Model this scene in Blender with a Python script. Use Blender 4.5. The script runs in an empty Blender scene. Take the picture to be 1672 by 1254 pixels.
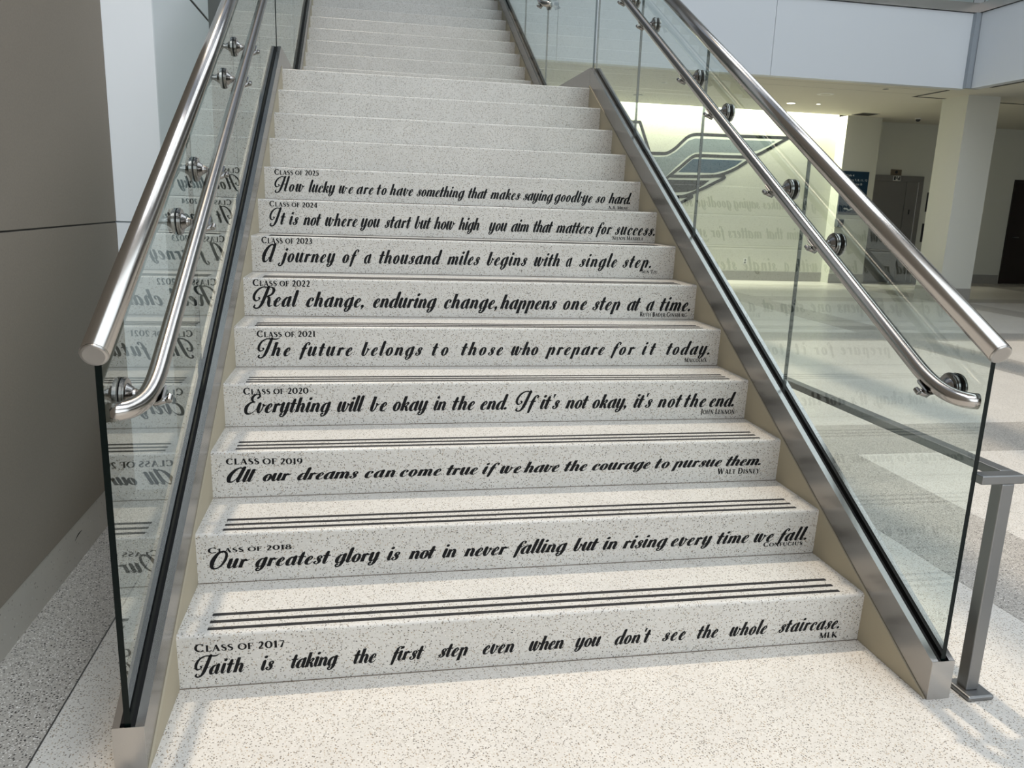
import bpy, bmesh, math, random
from mathutils import Vector, Matrix

# ---------------------------------------------------------------- camera, world, lights, exposure
scene = bpy.context.scene
COL = scene.collection
cam_data = bpy.data.cameras.new('camera')
cam = bpy.data.objects.new('camera', cam_data)
COL.objects.link(cam)
CAM_POS = Vector((-0.529081, -2.063683, 1.329265))
CAM_FWD = Vector((0.18405797, 0.95812035, -0.21938109))
CAM_RIGHT = Vector((0.98288855, -0.1810594, 0.03387609))
CAM_UP = Vector((0.00726364, 0.22186232, 0.97505095))
m3 = Matrix((CAM_RIGHT, CAM_UP, -CAM_FWD)).transposed()
cam.matrix_world = Matrix.Translation(CAM_POS) @ m3.to_4x4()
cam_data.sensor_fit = 'HORIZONTAL'
cam_data.sensor_width = 36.0
cam_data.lens = 1295.28 * 36.0 / 1672.0
cam_data.clip_start = 0.02
cam_data.clip_end = 200
scene.camera = cam

scene.view_settings.view_transform = 'Standard'
scene.view_settings.look = 'None'
scene.view_settings.gamma = 1.0
scene.view_settings.use_curve_mapping = False
scene.view_settings.exposure = 0.07
scene.cycles.use_denoising = True
scene.cycles.max_bounces = 14
scene.cycles.transparent_max_bounces = 32
scene.cycles.glossy_bounces = 6
scene.cycles.caustics_reflective = False
scene.cycles.caustics_refractive = False
scene.cycles.sample_clamp_indirect = 6.0

world = bpy.data.worlds.new('overcast_sky')
scene.world = world
world.use_nodes = True
wn = world.node_tree
for n in list(wn.nodes):
    wn.nodes.remove(n)
w_out = wn.nodes.new('ShaderNodeOutputWorld')
w_bg = wn.nodes.new('ShaderNodeBackground')
w_tc = wn.nodes.new('ShaderNodeTexCoord')
w_sep = wn.nodes.new('ShaderNodeSeparateXYZ')
w_ramp = wn.nodes.new('ShaderNodeValToRGB')
w_ramp.color_ramp.elements[0].position = 0.0
w_ramp.color_ramp.elements[0].color = (0.36, 0.36, 0.36, 1)
w_ramp.color_ramp.elements[1].position = 0.8
w_ramp.color_ramp.elements[1].color = (0.62, 0.74, 0.92, 1)
wn.links.new(w_tc.outputs['Generated'], w_sep.inputs[0])
wn.links.new(w_sep.outputs['Z'], w_ramp.inputs[0])
wn.links.new(w_ramp.outputs[0], w_bg.inputs['Color'])
w_bg.inputs['Strength'].default_value = 0.55
wn.links.new(w_bg.outputs[0], w_out.inputs['Surface'])

def area_light(name, loc, size_x, size_y, power, color, rot=(0, 0, 0)):
    d = bpy.data.lights.new(name, 'AREA')
    d.shape = 'RECTANGLE'
    d.size = size_x
    d.size_y = size_y
    d.energy = power
    d.color = color
    o = bpy.data.objects.new(name, d)
    COL.objects.link(o)
    o.location = loc
    o.rotation_euler = rot
    return o

SKY = (0.80, 0.91, 1.0)
# added fill light behind the camera, and the roof glazing bays between the beams
area_light('front_fill', (4.0, -8.85, 3.9), 13.0, 5.2, 520, SKY, (math.radians(90), 0, 0))
for bx in (-0.7, 0.7, 2.2):
    area_light('skylight_bay', (bx, -5.0, 9.2), 0.7, 6.4, 110, (0.97, 0.98, 1.0))
for k in range(8):
    area_light('skylight_bay', (3.5 + 0.6 * k, 0.0, 9.2), 0.3, 15.5, 62, (0.86, 0.94, 1.0))
# narrow panes of the roof glazing over the flight
for k in range(9):
    area_light('skylight_pane', (-1.1 + 0.62 * k, 3.0, 9.2), 0.07 + 0.05 * (k % 3), 4.2, 3.2 + 2.0 * (k % 3), (0.84, 0.92, 1.0))
sun_data = bpy.data.lights.new('sun', 'SUN')
sun_data.energy = 1.65
sun_data.angle = math.radians(1.4)
sun_data.color = (1.0, 0.85, 0.66)
sun = bpy.data.objects.new('sun', sun_data)
COL.objects.link(sun)
sun.location = (0, 6, 14)
# the light falls from behind the flight, steeply, and a touch from the left
sun.rotation_euler = Vector((-0.032, 0.36, 1.0)).to_track_quat('Z', 'Y').to_euler()
# cove lamp hidden in the ceiling slot over the emblem wall
area_light('cove_lamp', (5.2, 12.93, 3.70), 7.2, 0.18, 400, (1.0, 0.99, 0.80))

# ---------------------------------------------------------------- materials
def new_mat(name):
    m = bpy.data.materials.new(name)
    m.use_nodes = True
    nt = m.node_tree
    for n in list(nt.nodes):
        nt.nodes.remove(n)
    out = nt.nodes.new('ShaderNodeOutputMaterial')
    return m, nt, out

def principled(name, color, rough=0.5, metal=0.0, spec=0.5, noise=0.0, noise_scale=20.0, bump=0.0):
    m, nt, out = new_mat(name)
    b = nt.nodes.new('ShaderNodeBsdfPrincipled')
    b.inputs['Base Color'].default_value = (*color, 1)
    b.inputs['Roughness'].default_value = rough
    b.inputs['Metallic'].default_value = metal
    b.inputs['Specular IOR Level'].default_value = spec
    nt.links.new(b.outputs[0], out.inputs['Surface'])
    if noise or bump:
        g = nt.nodes.new('ShaderNodeNewGeometry')
        t = nt.nodes.new('ShaderNodeTexNoise')
        t.inputs['Scale'].default_value = noise_scale
        t.inputs['Detail'].default_value = 4
        nt.links.new(g.outputs['Position'], t.inputs['Vector'])
        if noise:
            mr = nt.nodes.new('ShaderNodeMapRange')
            mr.inputs['To Min'].default_value = 1 - noise
            mr.inputs['To Max'].default_value = 1 + noise
            nt.links.new(t.outputs['Fac'], mr.inputs['Value'])
            mx = nt.nodes.new('ShaderNodeMix')
            mx.data_type = 'RGBA'
            mx.blend_type = 'MULTIPLY'
            mx.inputs['Factor'].default_value = 1
            mx.inputs['A'].default_value = (*color, 1)
            nt.links.new(mr.outputs[0], mx.inputs['B'])
            nt.links.new(mx.outputs['Result'], b.inputs['Base Color'])
        if bump:
            bp = nt.nodes.new('ShaderNodeBump')
            bp.inputs['Strength'].default_value = bump
            bp.inputs['Distance'].default_value = 0.002
            nt.links.new(t.outputs['Fac'], bp.inputs['Height'])
            nt.links.new(bp.outputs[0], b.inputs['Normal'])
    return m

def terrazzo(name, base, chips, rough=0.32, spec=0.4):
    """chips: list of (voronoi scale, share of cells that show, size, colour a, colour b)."""
    m, nt, out = new_mat(name)
    L = nt.links.new
    b = nt.nodes.new('ShaderNodeBsdfPrincipled')
    b.inputs['Roughness'].default_value = rough
    b.inputs['Specular IOR Level'].default_value = spec
    L(b.outputs[0], out.inputs['Surface'])
    g = nt.nodes.new('ShaderNodeNewGeometry')
    nz = nt.nodes.new('ShaderNodeTexNoise')
    nz.inputs['Scale'].default_value = 5.0
    nz.inputs['Detail'].default_value = 5
    L(g.outputs['Position'], nz.inputs['Vector'])
    cr = nt.nodes.new('ShaderNodeValToRGB')
    cr.color_ramp.elements[0].position = 0.3
    cr.color_ramp.elements[1].position = 0.7
    cr.color_ramp.elements[0].color = (*[c * 0.95 for c in base], 1)
    cr.color_ramp.elements[1].color = (*[min(1, c * 1.04) for c in base], 1)
    L(nz.outputs['Fac'], cr.inputs[0])
    cur = cr.outputs[0]
    for i, (sc, share, size, ca, cb) in enumerate(chips):
        mp = nt.nodes.new('ShaderNodeMapping')
        mp.inputs['Location'].default_value = (3.1 * i + 0.37, 1.7 * i + 0.11, 0.9 * i + 0.23)
        mp.inputs['Rotation'].default_value = (0.3 + i, 0.5, 0.7 * i)
        L(g.outputs['Position'], mp.inputs['Vector'])
        v = nt.nodes.new('ShaderNodeTexVoronoi')
        v.inputs['Scale'].default_value = sc
        L(mp.outputs[0], v.inputs['Vector'])
        sep = nt.nodes.new('ShaderNodeSeparateColor')
        L(v.outputs['Color'], sep.inputs[0])
        lt = nt.nodes.new('ShaderNodeMath')
        lt.operation = 'LESS_THAN'
        lt.inputs[1].default_value = share
        L(sep.outputs['Red'], lt.inputs[0])
        ds = nt.nodes.new('ShaderNodeMath')
        ds.operation = 'LESS_THAN'
        ds.inputs[1].default_value = size
        L(v.outputs['Distance'], ds.inputs[0])
        mu = nt.nodes.new('ShaderNodeMath')
        mu.operation = 'MULTIPLY'
        L(lt.outputs[0], mu.inputs[0])
        L(ds.outputs[0], mu.inputs[1])
        cm = nt.nodes.new('ShaderNodeMix')
        cm.data_type = 'RGBA'
        cm.inputs['A'].default_value = (*ca, 1)
        cm.inputs['B'].default_value = (*cb, 1)
        L(sep.outputs['Green'], cm.inputs['Factor'])
        mx = nt.nodes.new('ShaderNodeMix')
        mx.data_type = 'RGBA'
        L(mu.outputs[0], mx.inputs['Factor'])
        L(cur, mx.inputs['A'])
        L(cm.outputs['Result'], mx.inputs['B'])
        cur = mx.outputs['Result']
    L(cur, b.inputs['Base Color'])
    return m

def brushed_metal(name, color, rough, streak=(1, 1, 1), amount=0.08):
    m, nt, out = new_mat(name)
    L = nt.links.new
    b = nt.nodes.new('ShaderNodeBsdfPrincipled')
    b.inputs['Base Color'].default_value = (*color, 1)
    b.inputs['Metallic'].default_value = 1.0
    L(b.outputs[0], out.inputs['Surface'])
    g = nt.nodes.new('ShaderNodeTexCoord')
    mp = nt.nodes.new('ShaderNodeMapping')
    mp.inputs['Scale'].default_value = streak
    L(g.outputs['Object'], mp.inputs['Vector'])
    t = nt.nodes.new('ShaderNodeTexNoise')
    t.inputs['Scale'].default_value = 30
    t.inputs['Detail'].default_value = 3
    L(mp.outputs[0], t.inputs['Vector'])
    mr = nt.nodes.new('ShaderNodeMapRange')
    mr.inputs['To Min'].default_value = rough - amount
    mr.inputs['To Max'].default_value = rough + amount
    L(t.outputs['Fac'], mr.inputs['Value'])
    L(mr.outputs[0], b.inputs['Roughness'])
    return m

def glass_pane_mat(name, tint):
    """thin architectural glass: clear, with the Fresnel mirror of its two faces"""
    m, nt, out = new_mat(name)
    L = nt.links.new
    g = nt.nodes.new('ShaderNodeNewGeometry')
    fr = nt.nodes.new('ShaderNodeFresnel')
    fr.inputs['IOR'].default_value = 1.5
    def math_node(op, a, b):
        n = nt.nodes.new('ShaderNodeMath')
        n.operation = op
        for i, v in enumerate((a, b)):
            if isinstance(v, (int, float)):
                n.inputs[i].default_value = v
            else:
                L(v, n.inputs[i])
        return n.outputs[0]
    # both faces' reflections together, 2F / (1 + F), on the face that is met first
    both = math_node('DIVIDE', math_node('MULTIPLY', fr.outputs[0], 2.0), math_node('ADD', fr.outputs[0], 1.0))
    refl = math_node('MULTIPLY', both, math_node('SUBTRACT', 1.0, g.outputs['Backfacing']))
    tr = nt.nodes.new('ShaderNodeBsdfTransparent')
    tr.inputs['Color'].default_value = (*tint, 1)
    gl = nt.nodes.new('ShaderNodeBsdfGlossy')
    gl.inputs['Roughness'].default_value = 0.0
    gl.inputs['Color'].default_value = (0.95, 1.0, 0.98, 1)
    mx = nt.nodes.new('ShaderNodeMixShader')
    L(refl, mx.inputs[0])
    L(tr.outputs[0], mx.inputs[1])
    L(gl.outputs[0], mx.inputs[2])
    L(mx.outputs[0], out.inputs['Surface'])
    return m

def joint_mat(name):
    """ground butt edge of a pane: half see-through, grey-green"""
    m, nt, out = new_mat(name)
    L = nt.links.new
    tr = nt.nodes.new('ShaderNodeBsdfTransparent')
    tr.inputs['Color'].default_value = (0.42, 0.46, 0.45, 1)
    b = nt.nodes.new('ShaderNodeBsdfPrincipled')
    b.inputs['Base Color'].default_value = (0.05, 0.055, 0.055, 1)
    b.inputs['Roughness'].default_value = 0.25
    mx = nt.nodes.new('ShaderNodeMixShader')
    mx.inputs[0].default_value = 0.4
    L(tr.outputs[0], mx.inputs[1])
    L(b.outputs[0], mx.inputs[2])
    L(mx.outputs[0], out.inputs['Surface'])
    return m

def emission(name, color, strength):
    m, nt, out = new_mat(name)
    e = nt.nodes.new('ShaderNodeEmission')
    e.inputs['Color'].default_value = (*color, 1)
    e.inputs['Strength'].default_value = strength
    nt.links.new(e.outputs[0], out.inputs['Surface'])
    return m

BLACK_CHIP, BROWN_CHIP = (0.05, 0.05, 0.05), (0.30, 0.22, 0.14)
M = {}
M['terrazzo'] = terrazzo('pale_terrazzo', (0.66, 0.63, 0.585), [
    (230, 0.40, 0.46, (0.50, 0.46, 0.40), (0.80, 0.77, 0.72)),
    (210, 0.24, 0.42, (0.26, 0.24, 0.21), (0.48, 0.38, 0.27)),
    (240, 0.13, 0.46, (0.10, 0.095, 0.09), (0.24, 0.20, 0.16)),
])
M['terrazzo_step'] = terrazzo('stair_terrazzo', (0.62, 0.60, 0.565), [
    (230, 0.40, 0.46, (0.46, 0.44, 0.39), (0.76, 0.74, 0.69)),
    (210, 0.20, 0.42, (0.26, 0.25, 0.22), (0.44, 0.36, 0.27)),
    (240, 0.10, 0.46, (0.09, 0.09, 0.085), (0.22, 0.19, 0.16)),
], 0.25, 0.16)
M['terrazzo_dark'] = terrazzo('dark_terrazzo', (0.43, 0.40, 0.36), [
    (170, 0.40, 0.46, (0.18, 0.165, 0.15), (0.56, 0.53, 0.49)),
    (170, 0.32, 0.44, (0.03, 0.03, 0.03), (0.14, 0.12, 0.11)),
    (200, 0.26, 0.44, (0.62, 0.59, 0.55), (0.80, 0.77, 0.73)),
])
M['terrazzo_base'] = terrazzo('baseboard_terrazzo', (0.44, 0.41, 0.37), [
    (120, 0.16, 0.36, (0.30, 0.28, 0.26), (0.55, 0.53, 0.50)),
    (100, 0.06, 0.30, (0.14, 0.13, 0.12), (0.26, 0.22, 0.18)),
])
M['steel'] = brushed_metal('brushed_stainless_steel', (0.44, 0.415, 0.39), 0.175, (1, 0.15, 1), 0.01)
M['steel_channel'] = brushed_metal('brushed_stainless_channel', (0.35, 0.335, 0.32), 0.25, (1, 0.1, 1), 0.004)
M['steel_plate'] = brushed_metal('satin_stainless_sheet', (0.50, 0.48, 0.46), 0.30, (8, 0.4, 8), 0.06)
M['steel_bright'] = brushed_metal('polished_stainless', (0.27, 0.26, 0.25), 0.17, (1, 1, 1), 0.03)
M['steel_dull'] = brushed_metal('dull_painted_steel', (0.25, 0.25, 0.25), 0.40, (1, 1, 1), 0.05)
M['glass'] = glass_pane_mat('clear_glass', (0.912, 0.952, 0.940))
M['glass_edge'] = principled('dark_green_glass_edge', (0.0015, 0.005, 0.0045), 0.25, 0, 0.2)
M['glass_joint'] = joint_mat('grey_green_glass_joint')
M['rubber'] = principled('black_gasket_rubber', (0.004, 0.004, 0.0045), 0.6, 0, 0.2)
M['vinyl'] = principled('black_vinyl_lettering', (0.006, 0.006, 0.007), 0.5, 0, 0.2)
M['grip'] = principled('black_grip_strip', (0.022, 0.022, 0.024), 0.75, 0, 0.3, 0.3, 400)
M['cream'] = principled('cream_painted_stringer', (0.42, 0.37, 0.27), 0.5, 0, 0.4)
M['taupe'] = principled('taupe_fabric_wall_panel', (0.245, 0.212, 0.176), 0.85, 0, 0.2, 0.10, 160, 0.15)
M['seam'] = principled('dark_panel_joint', (0.05, 0.045, 0.04), 0.8)
M['white'] = principled('off_white_panel', (0.84, 0.86, 0.88), 0.6, 0, 0.3)
M['bluegrey'] = principled('pale_grey_panel', (0.72, 0.75, 0.77), 0.6, 0, 0.3)
M['grey_wall'] = principled('grey_wall_paint', (0.20, 0.20, 0.195), 0.7, 0, 0.3)
M['fascia'] = principled('white_fascia_panel', (0.60, 0.63, 0.66), 0.45, 0, 0.4)
M['fascia_trim'] = principled('grey_fascia_corner_trim', (0.30, 0.33, 0.36), 0.4, 0.3)
M['ceiling'] = principled('cream_ceiling_paint', (0.62, 0.60, 0.52), 0.8, 0, 0.2)
M['cream_wall'] = principled('cream_wall_paint', (0.61, 0.61, 0.53), 0.7, 0, 0.3)
M['column'] = principled('cream_column_paint', (0.58, 0.58, 0.52), 0.7, 0, 0.3)
M['base_grey'] = terrazzo('grey_wall_base', (0.30, 0.29, 0.26), [
    (120, 0.2, 0.36, (0.2, 0.19, 0.18), (0.42, 0.40, 0.36))])
M['emblem_dark'] = principled('near_black_green_vinyl', (0.004, 0.006, 0.006), 0.6, 0, 0.2)
M['emblem_grey'] = principled('blue_grey_vinyl', (0.17, 0.21, 0.225), 0.5)
M['emblem_blue'] = principled('deep_teal_blue_vinyl', (0.006, 0.045, 0.085), 0.5)
M['emblem_white'] = principled('white_vinyl', (0.62, 0.64, 0.58), 0.5)
M['sign_blue'] = principled('navy_sign_board', (0.004, 0.030, 0.062), 0.4)
M['sign_white'] = principled('white_sign_lettering', (0.75, 0.77, 0.78), 0.5)
M['elevator'] = brushed_metal('dull_elevator_steel', (0.36, 0.35, 0.33), 0.38, (1, 1, 0.1), 0.06)
M['bronze'] = principled('bronze_plate', (0.20, 0.16, 0.11), 0.5, 0.4)
M['dark_plastic'] = principled('dark_plastic', (0.02, 0.02, 0.022), 0.4)
M['grey_plastic'] = principled('grey_plastic', (0.10, 0.11, 0.115), 0.4)
M['white_plastic'] = principled('white_plastic', (0.70, 0.70, 0.66), 0.4)
M['door_wood'] = principled('dark_red_brown_door', (0.012, 0.006, 0.004), 0.45)
M['lamp'] = emission('lit_lamp_lens', (1.0, 0.96, 0.82), 6.0)
M['joint'] = principled('dark_grout_joint', (0.17, 0.14, 0.11), 0.8)
M['slot_dark'] = principled('dark_slot', (0.03, 0.03, 0.028), 0.8)
M['concrete'] = principled('plain_plaster', (0.50, 0.50, 0.49), 0.9)

# ---------------------------------------------------------------- mesh helpers
def link(name, bm, mats, parent=None, smooth=False, mw=None):
    me = bpy.data.meshes.new(name)
    if not isinstance(mats, (list, tuple)):
        mats = [mats]
    if smooth:
        for f in bm.faces:
            f.smooth = True
    bm.to_mesh(me)
    bm.free()
    for m in mats:
        me.materials.append(m)
    o = bpy.data.objects.new(name, me)
    COL.objects.link(o)
    if parent is not None:
        o.parent = parent
        o.matrix_parent_inverse = Matrix.Identity(4)
        o.location = -Vector(origin_of(parent))
    return o

ORIGINS = {}
def origin_of(o):
    p = Vector((0, 0, 0))
    while o is not None:
        p += o.location
        o = o.parent
    return p

def thing(name, label, cat, loc, group=None):
    o = bpy.data.objects.new(name, None)
    COL.objects.link(o)
    o.location = loc
    o.empty_display_size = 0.1
    o['label'] = label
    o['category'] = cat
    if group:
        o['group'] = group
    return o

def tag(o, label, cat, group=None):
    o['label'] = label
    o['category'] = cat
    if group:
        o['group'] = group
    return o

def struct(name, bm, mats, smooth=False):
    o = link(name, bm, mats, None, smooth)
    o['kind'] = 'structure'
    return o

def box(bm, x0, x1, y0, y1, z0, z1, bevel=0.0, mi=0):
    vs = [bm.verts.new((x, y, z)) for x in (x0, x1) for y in (y0, y1) for z in (z0, z1)]
    idx = [(0, 1, 3, 2), (4, 6, 7, 5), (0, 4, 5, 1), (2, 3, 7, 6), (0, 2, 6, 4), (1, 5, 7, 3)]
    fs = [bm.faces.new([vs[i] for i in q]) for q in idx]
    for f in fs:
        f.material_index = mi
    if bevel:
        es = list({e for f in fs for e in f.edges})
        r = bmesh.ops.bevel(bm, geom=es, offset=bevel, segments=2, profile=0.5, affect='EDGES')
        for f in r['faces']:
            f.material_index = mi
    return fs

def new_box(*a, **k):
    bm = bmesh.new()
    box(bm, *a, **k)
    return bm

def prism_x(bm, pts, x0, x1, mi_side=0, mi_cap=0):
    """extrude a (y, z) polygon from x0 to x1"""
    a = [bm.verts.new((x0, y, z)) for y, z in pts]
    b = [bm.verts.new((x1, y, z)) for y, z in pts]
    n = len(pts)
    fs = []
    for i in range(n):
        f = bm.faces.new((a[i], a[(i + 1) % n], b[(i + 1) % n], b[i]))
        f.material_index = mi_side
        fs.append(f)
    c0 = bm.faces.new(list(reversed(a)))
    c1 = bm.faces.new(b)
    c0.material_index = c1.material_index = mi_cap
    bmesh.ops.recalc_face_normals(bm, faces=fs + [c0, c1])
    return fs

def tube(bm, path, r, seg=24, cap=True, mi=0):
    """round tube along a list of points"""
    path = [Vector(p) for p in path]
    rings = []
    prev_n = None
    for i, p in enumerate(path):
        if i == 0:
            t = path[1] - path[0]
        elif i == len(path) - 1:
            t = path[-1] - path[-2]
        else:
            t = (path[i + 1] - path[i]).normalized() + (path[i] - path[i - 1]).normalized()
        t.normalize()
        if prev_n is None:
            ref = Vector((0, 0, 1)) if abs(t.z) < 0.9 else Vector((1, 0, 0))
            n = t.cross(ref).normalized()
        else:
            n = (prev_n - t * prev_n.dot(t)).normalized()
        prev_n = n
        bnorm = t.cross(n)
        rr = r[i] if isinstance(r, (list, tuple)) else r
        rings.append([bm.verts.new(p + (n * math.cos(a) + bnorm * math.sin(a)) * rr)
                      for a in (2 * math.pi * k / seg for k in range(seg))])
    for a, b in zip(rings, rings[1:]):
        for k in range(seg):
            f = bm.faces.new((a[k], a[(k + 1) % seg], b[(k + 1) % seg], b[k]))
            f.smooth = True
            f.material_index = mi
    if cap:
        f = bm.faces.new(list(reversed(rings[0])))
        f.material_index = mi
        f = bm.faces.new(rings[-1])
        f.material_index = mi

def disc_stack(bm, p, axis, profile, seg=28, mi=0):
    """lathe: profile of (distance along axis, radius) about the point p"""
    axis = Vector(axis).normalized()
    ref = Vector((0, 0, 1)) if abs(axis.z) < 0.9 else Vector((0, 1, 0))
    n = axis.cross(ref).normalized()
    b = axis.cross(n)
    p = Vector(p)
    rings = []
    for d, r in profile:
        rings.append([bm.verts.new(p + axis * d + (n * math.cos(a) + b * math.sin(a)) * max(r, 1e-4))
                      for a in (2 * math.pi * k / seg for k in range(seg))])
    fs = []
    for a, c in zip(rings, rings[1:]):
        for k in range(seg):
            f = bm.faces.new((a[k], a[(k + 1) % seg], c[(k + 1) % seg], c[k]))
            fs.append(f)
    fs.append(bm.faces.new(list(reversed(rings[0]))))
    fs.append(bm.faces.new(rings[-1]))
    for f in fs:
        f.material_index = mi
    bmesh.ops.recalc_face_normals(bm, faces=fs)

# ---------------------------------------------------------------- lettering drawn as strokes
def catmull(pts, n=6):
    if len(pts) < 3:
        return [tuple(p) for p in pts]
    out = []
    P = [pts[0]] + list(pts) + [pts[-1]]
    for i in range(1, len(P) - 2):
        p0, p1, p2, p3 = P[i - 1], P[i], P[i + 1], P[i + 2]
        for j in range(n):
            t = j / n
            out.append(tuple(0.5 * (2 * b + (c - a) * t + (2 * a - 5 * b + 4 * c - d) * t * t + (3 * b - a - 3 * c + d) * t ** 3)
                             for a, b, c, d in zip(p0, p1, p2, p3)))
    out.append(tuple(pts[-1]))
    return out

def ribbon(pts, rounded=True, weight=1.0):
    """stroke with a width at each point -> list of polygons (2-D)"""
    n = len(pts)
    left, right = [], []
    polys = []
    for i, (x, y, w) in enumerate(pts):
        a = pts[max(0, i - 1)]
        b = pts[min(n - 1, i + 1)]
        dx, dy = b[0] - a[0], b[1] - a[1]
        l = math.hypot(dx, dy) or 1e-6
        nx, ny = -dy / l, dx / l
        w = max(w * weight, 0.03)
        left.append((x + nx * w / 2, y + ny * w / 2))
        right.append((x - nx * w / 2, y - ny * w / 2))
    for i in range(n - 1):
        polys.append([left[i], right[i], right[i + 1], left[i + 1]])
    if rounded:
        for i in (0, n - 1):
            x, y, w = pts[i]
            w = max(w * weight, 0.03)
            polys.append([(x + w / 2 * math.cos(t), y + w / 2 * math.sin(t)) for t in (2 * math.pi * k / 12 for k in range(12))])
    return polys

BOWL = [(.72, .80, .07), (.55, .97, .10), (.33, .86, .20), (.19, .5, .29), (.24, .12, .24), (.40, .01, .12), (.55, .14, .07), (.68, .45, .05)]
def exit_(x):
    return [(x, 1.0, .27), (x - .01, .6, .29), (x - .02, .24, .27), (x + .05, .03, .15), (x + .18, .08, .07), (x + .30, .28, .04)]
def tail(x):
    return [(x, 1.0, .27), (x - .01, .4, .29), (x - .05, -.14, .25), (x - .19, -.43, .14), (x - .40, -.47, .11), (x - .50, -.30, .14), (x - .42, -.17, .15), (x - .34, -.22, .12)]
ARCH = [(.26, .42, .05), (.40, .80, .08), (.55, .97, .14), (.68, .82, .24), (.70, .5, .28)]
STEM = [(.22, 1.0, .26), (.21, 0.0, .29)]
TALL = [(.24, 1.72, .27), (.22, .9, .29), (.21, 0.0, .29)]
UCUP = [(.21, 1.0, .27), (.20, .35, .29), (.29, .04, .18), (.44, .08, .09), (.60, .42, .05)]
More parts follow.
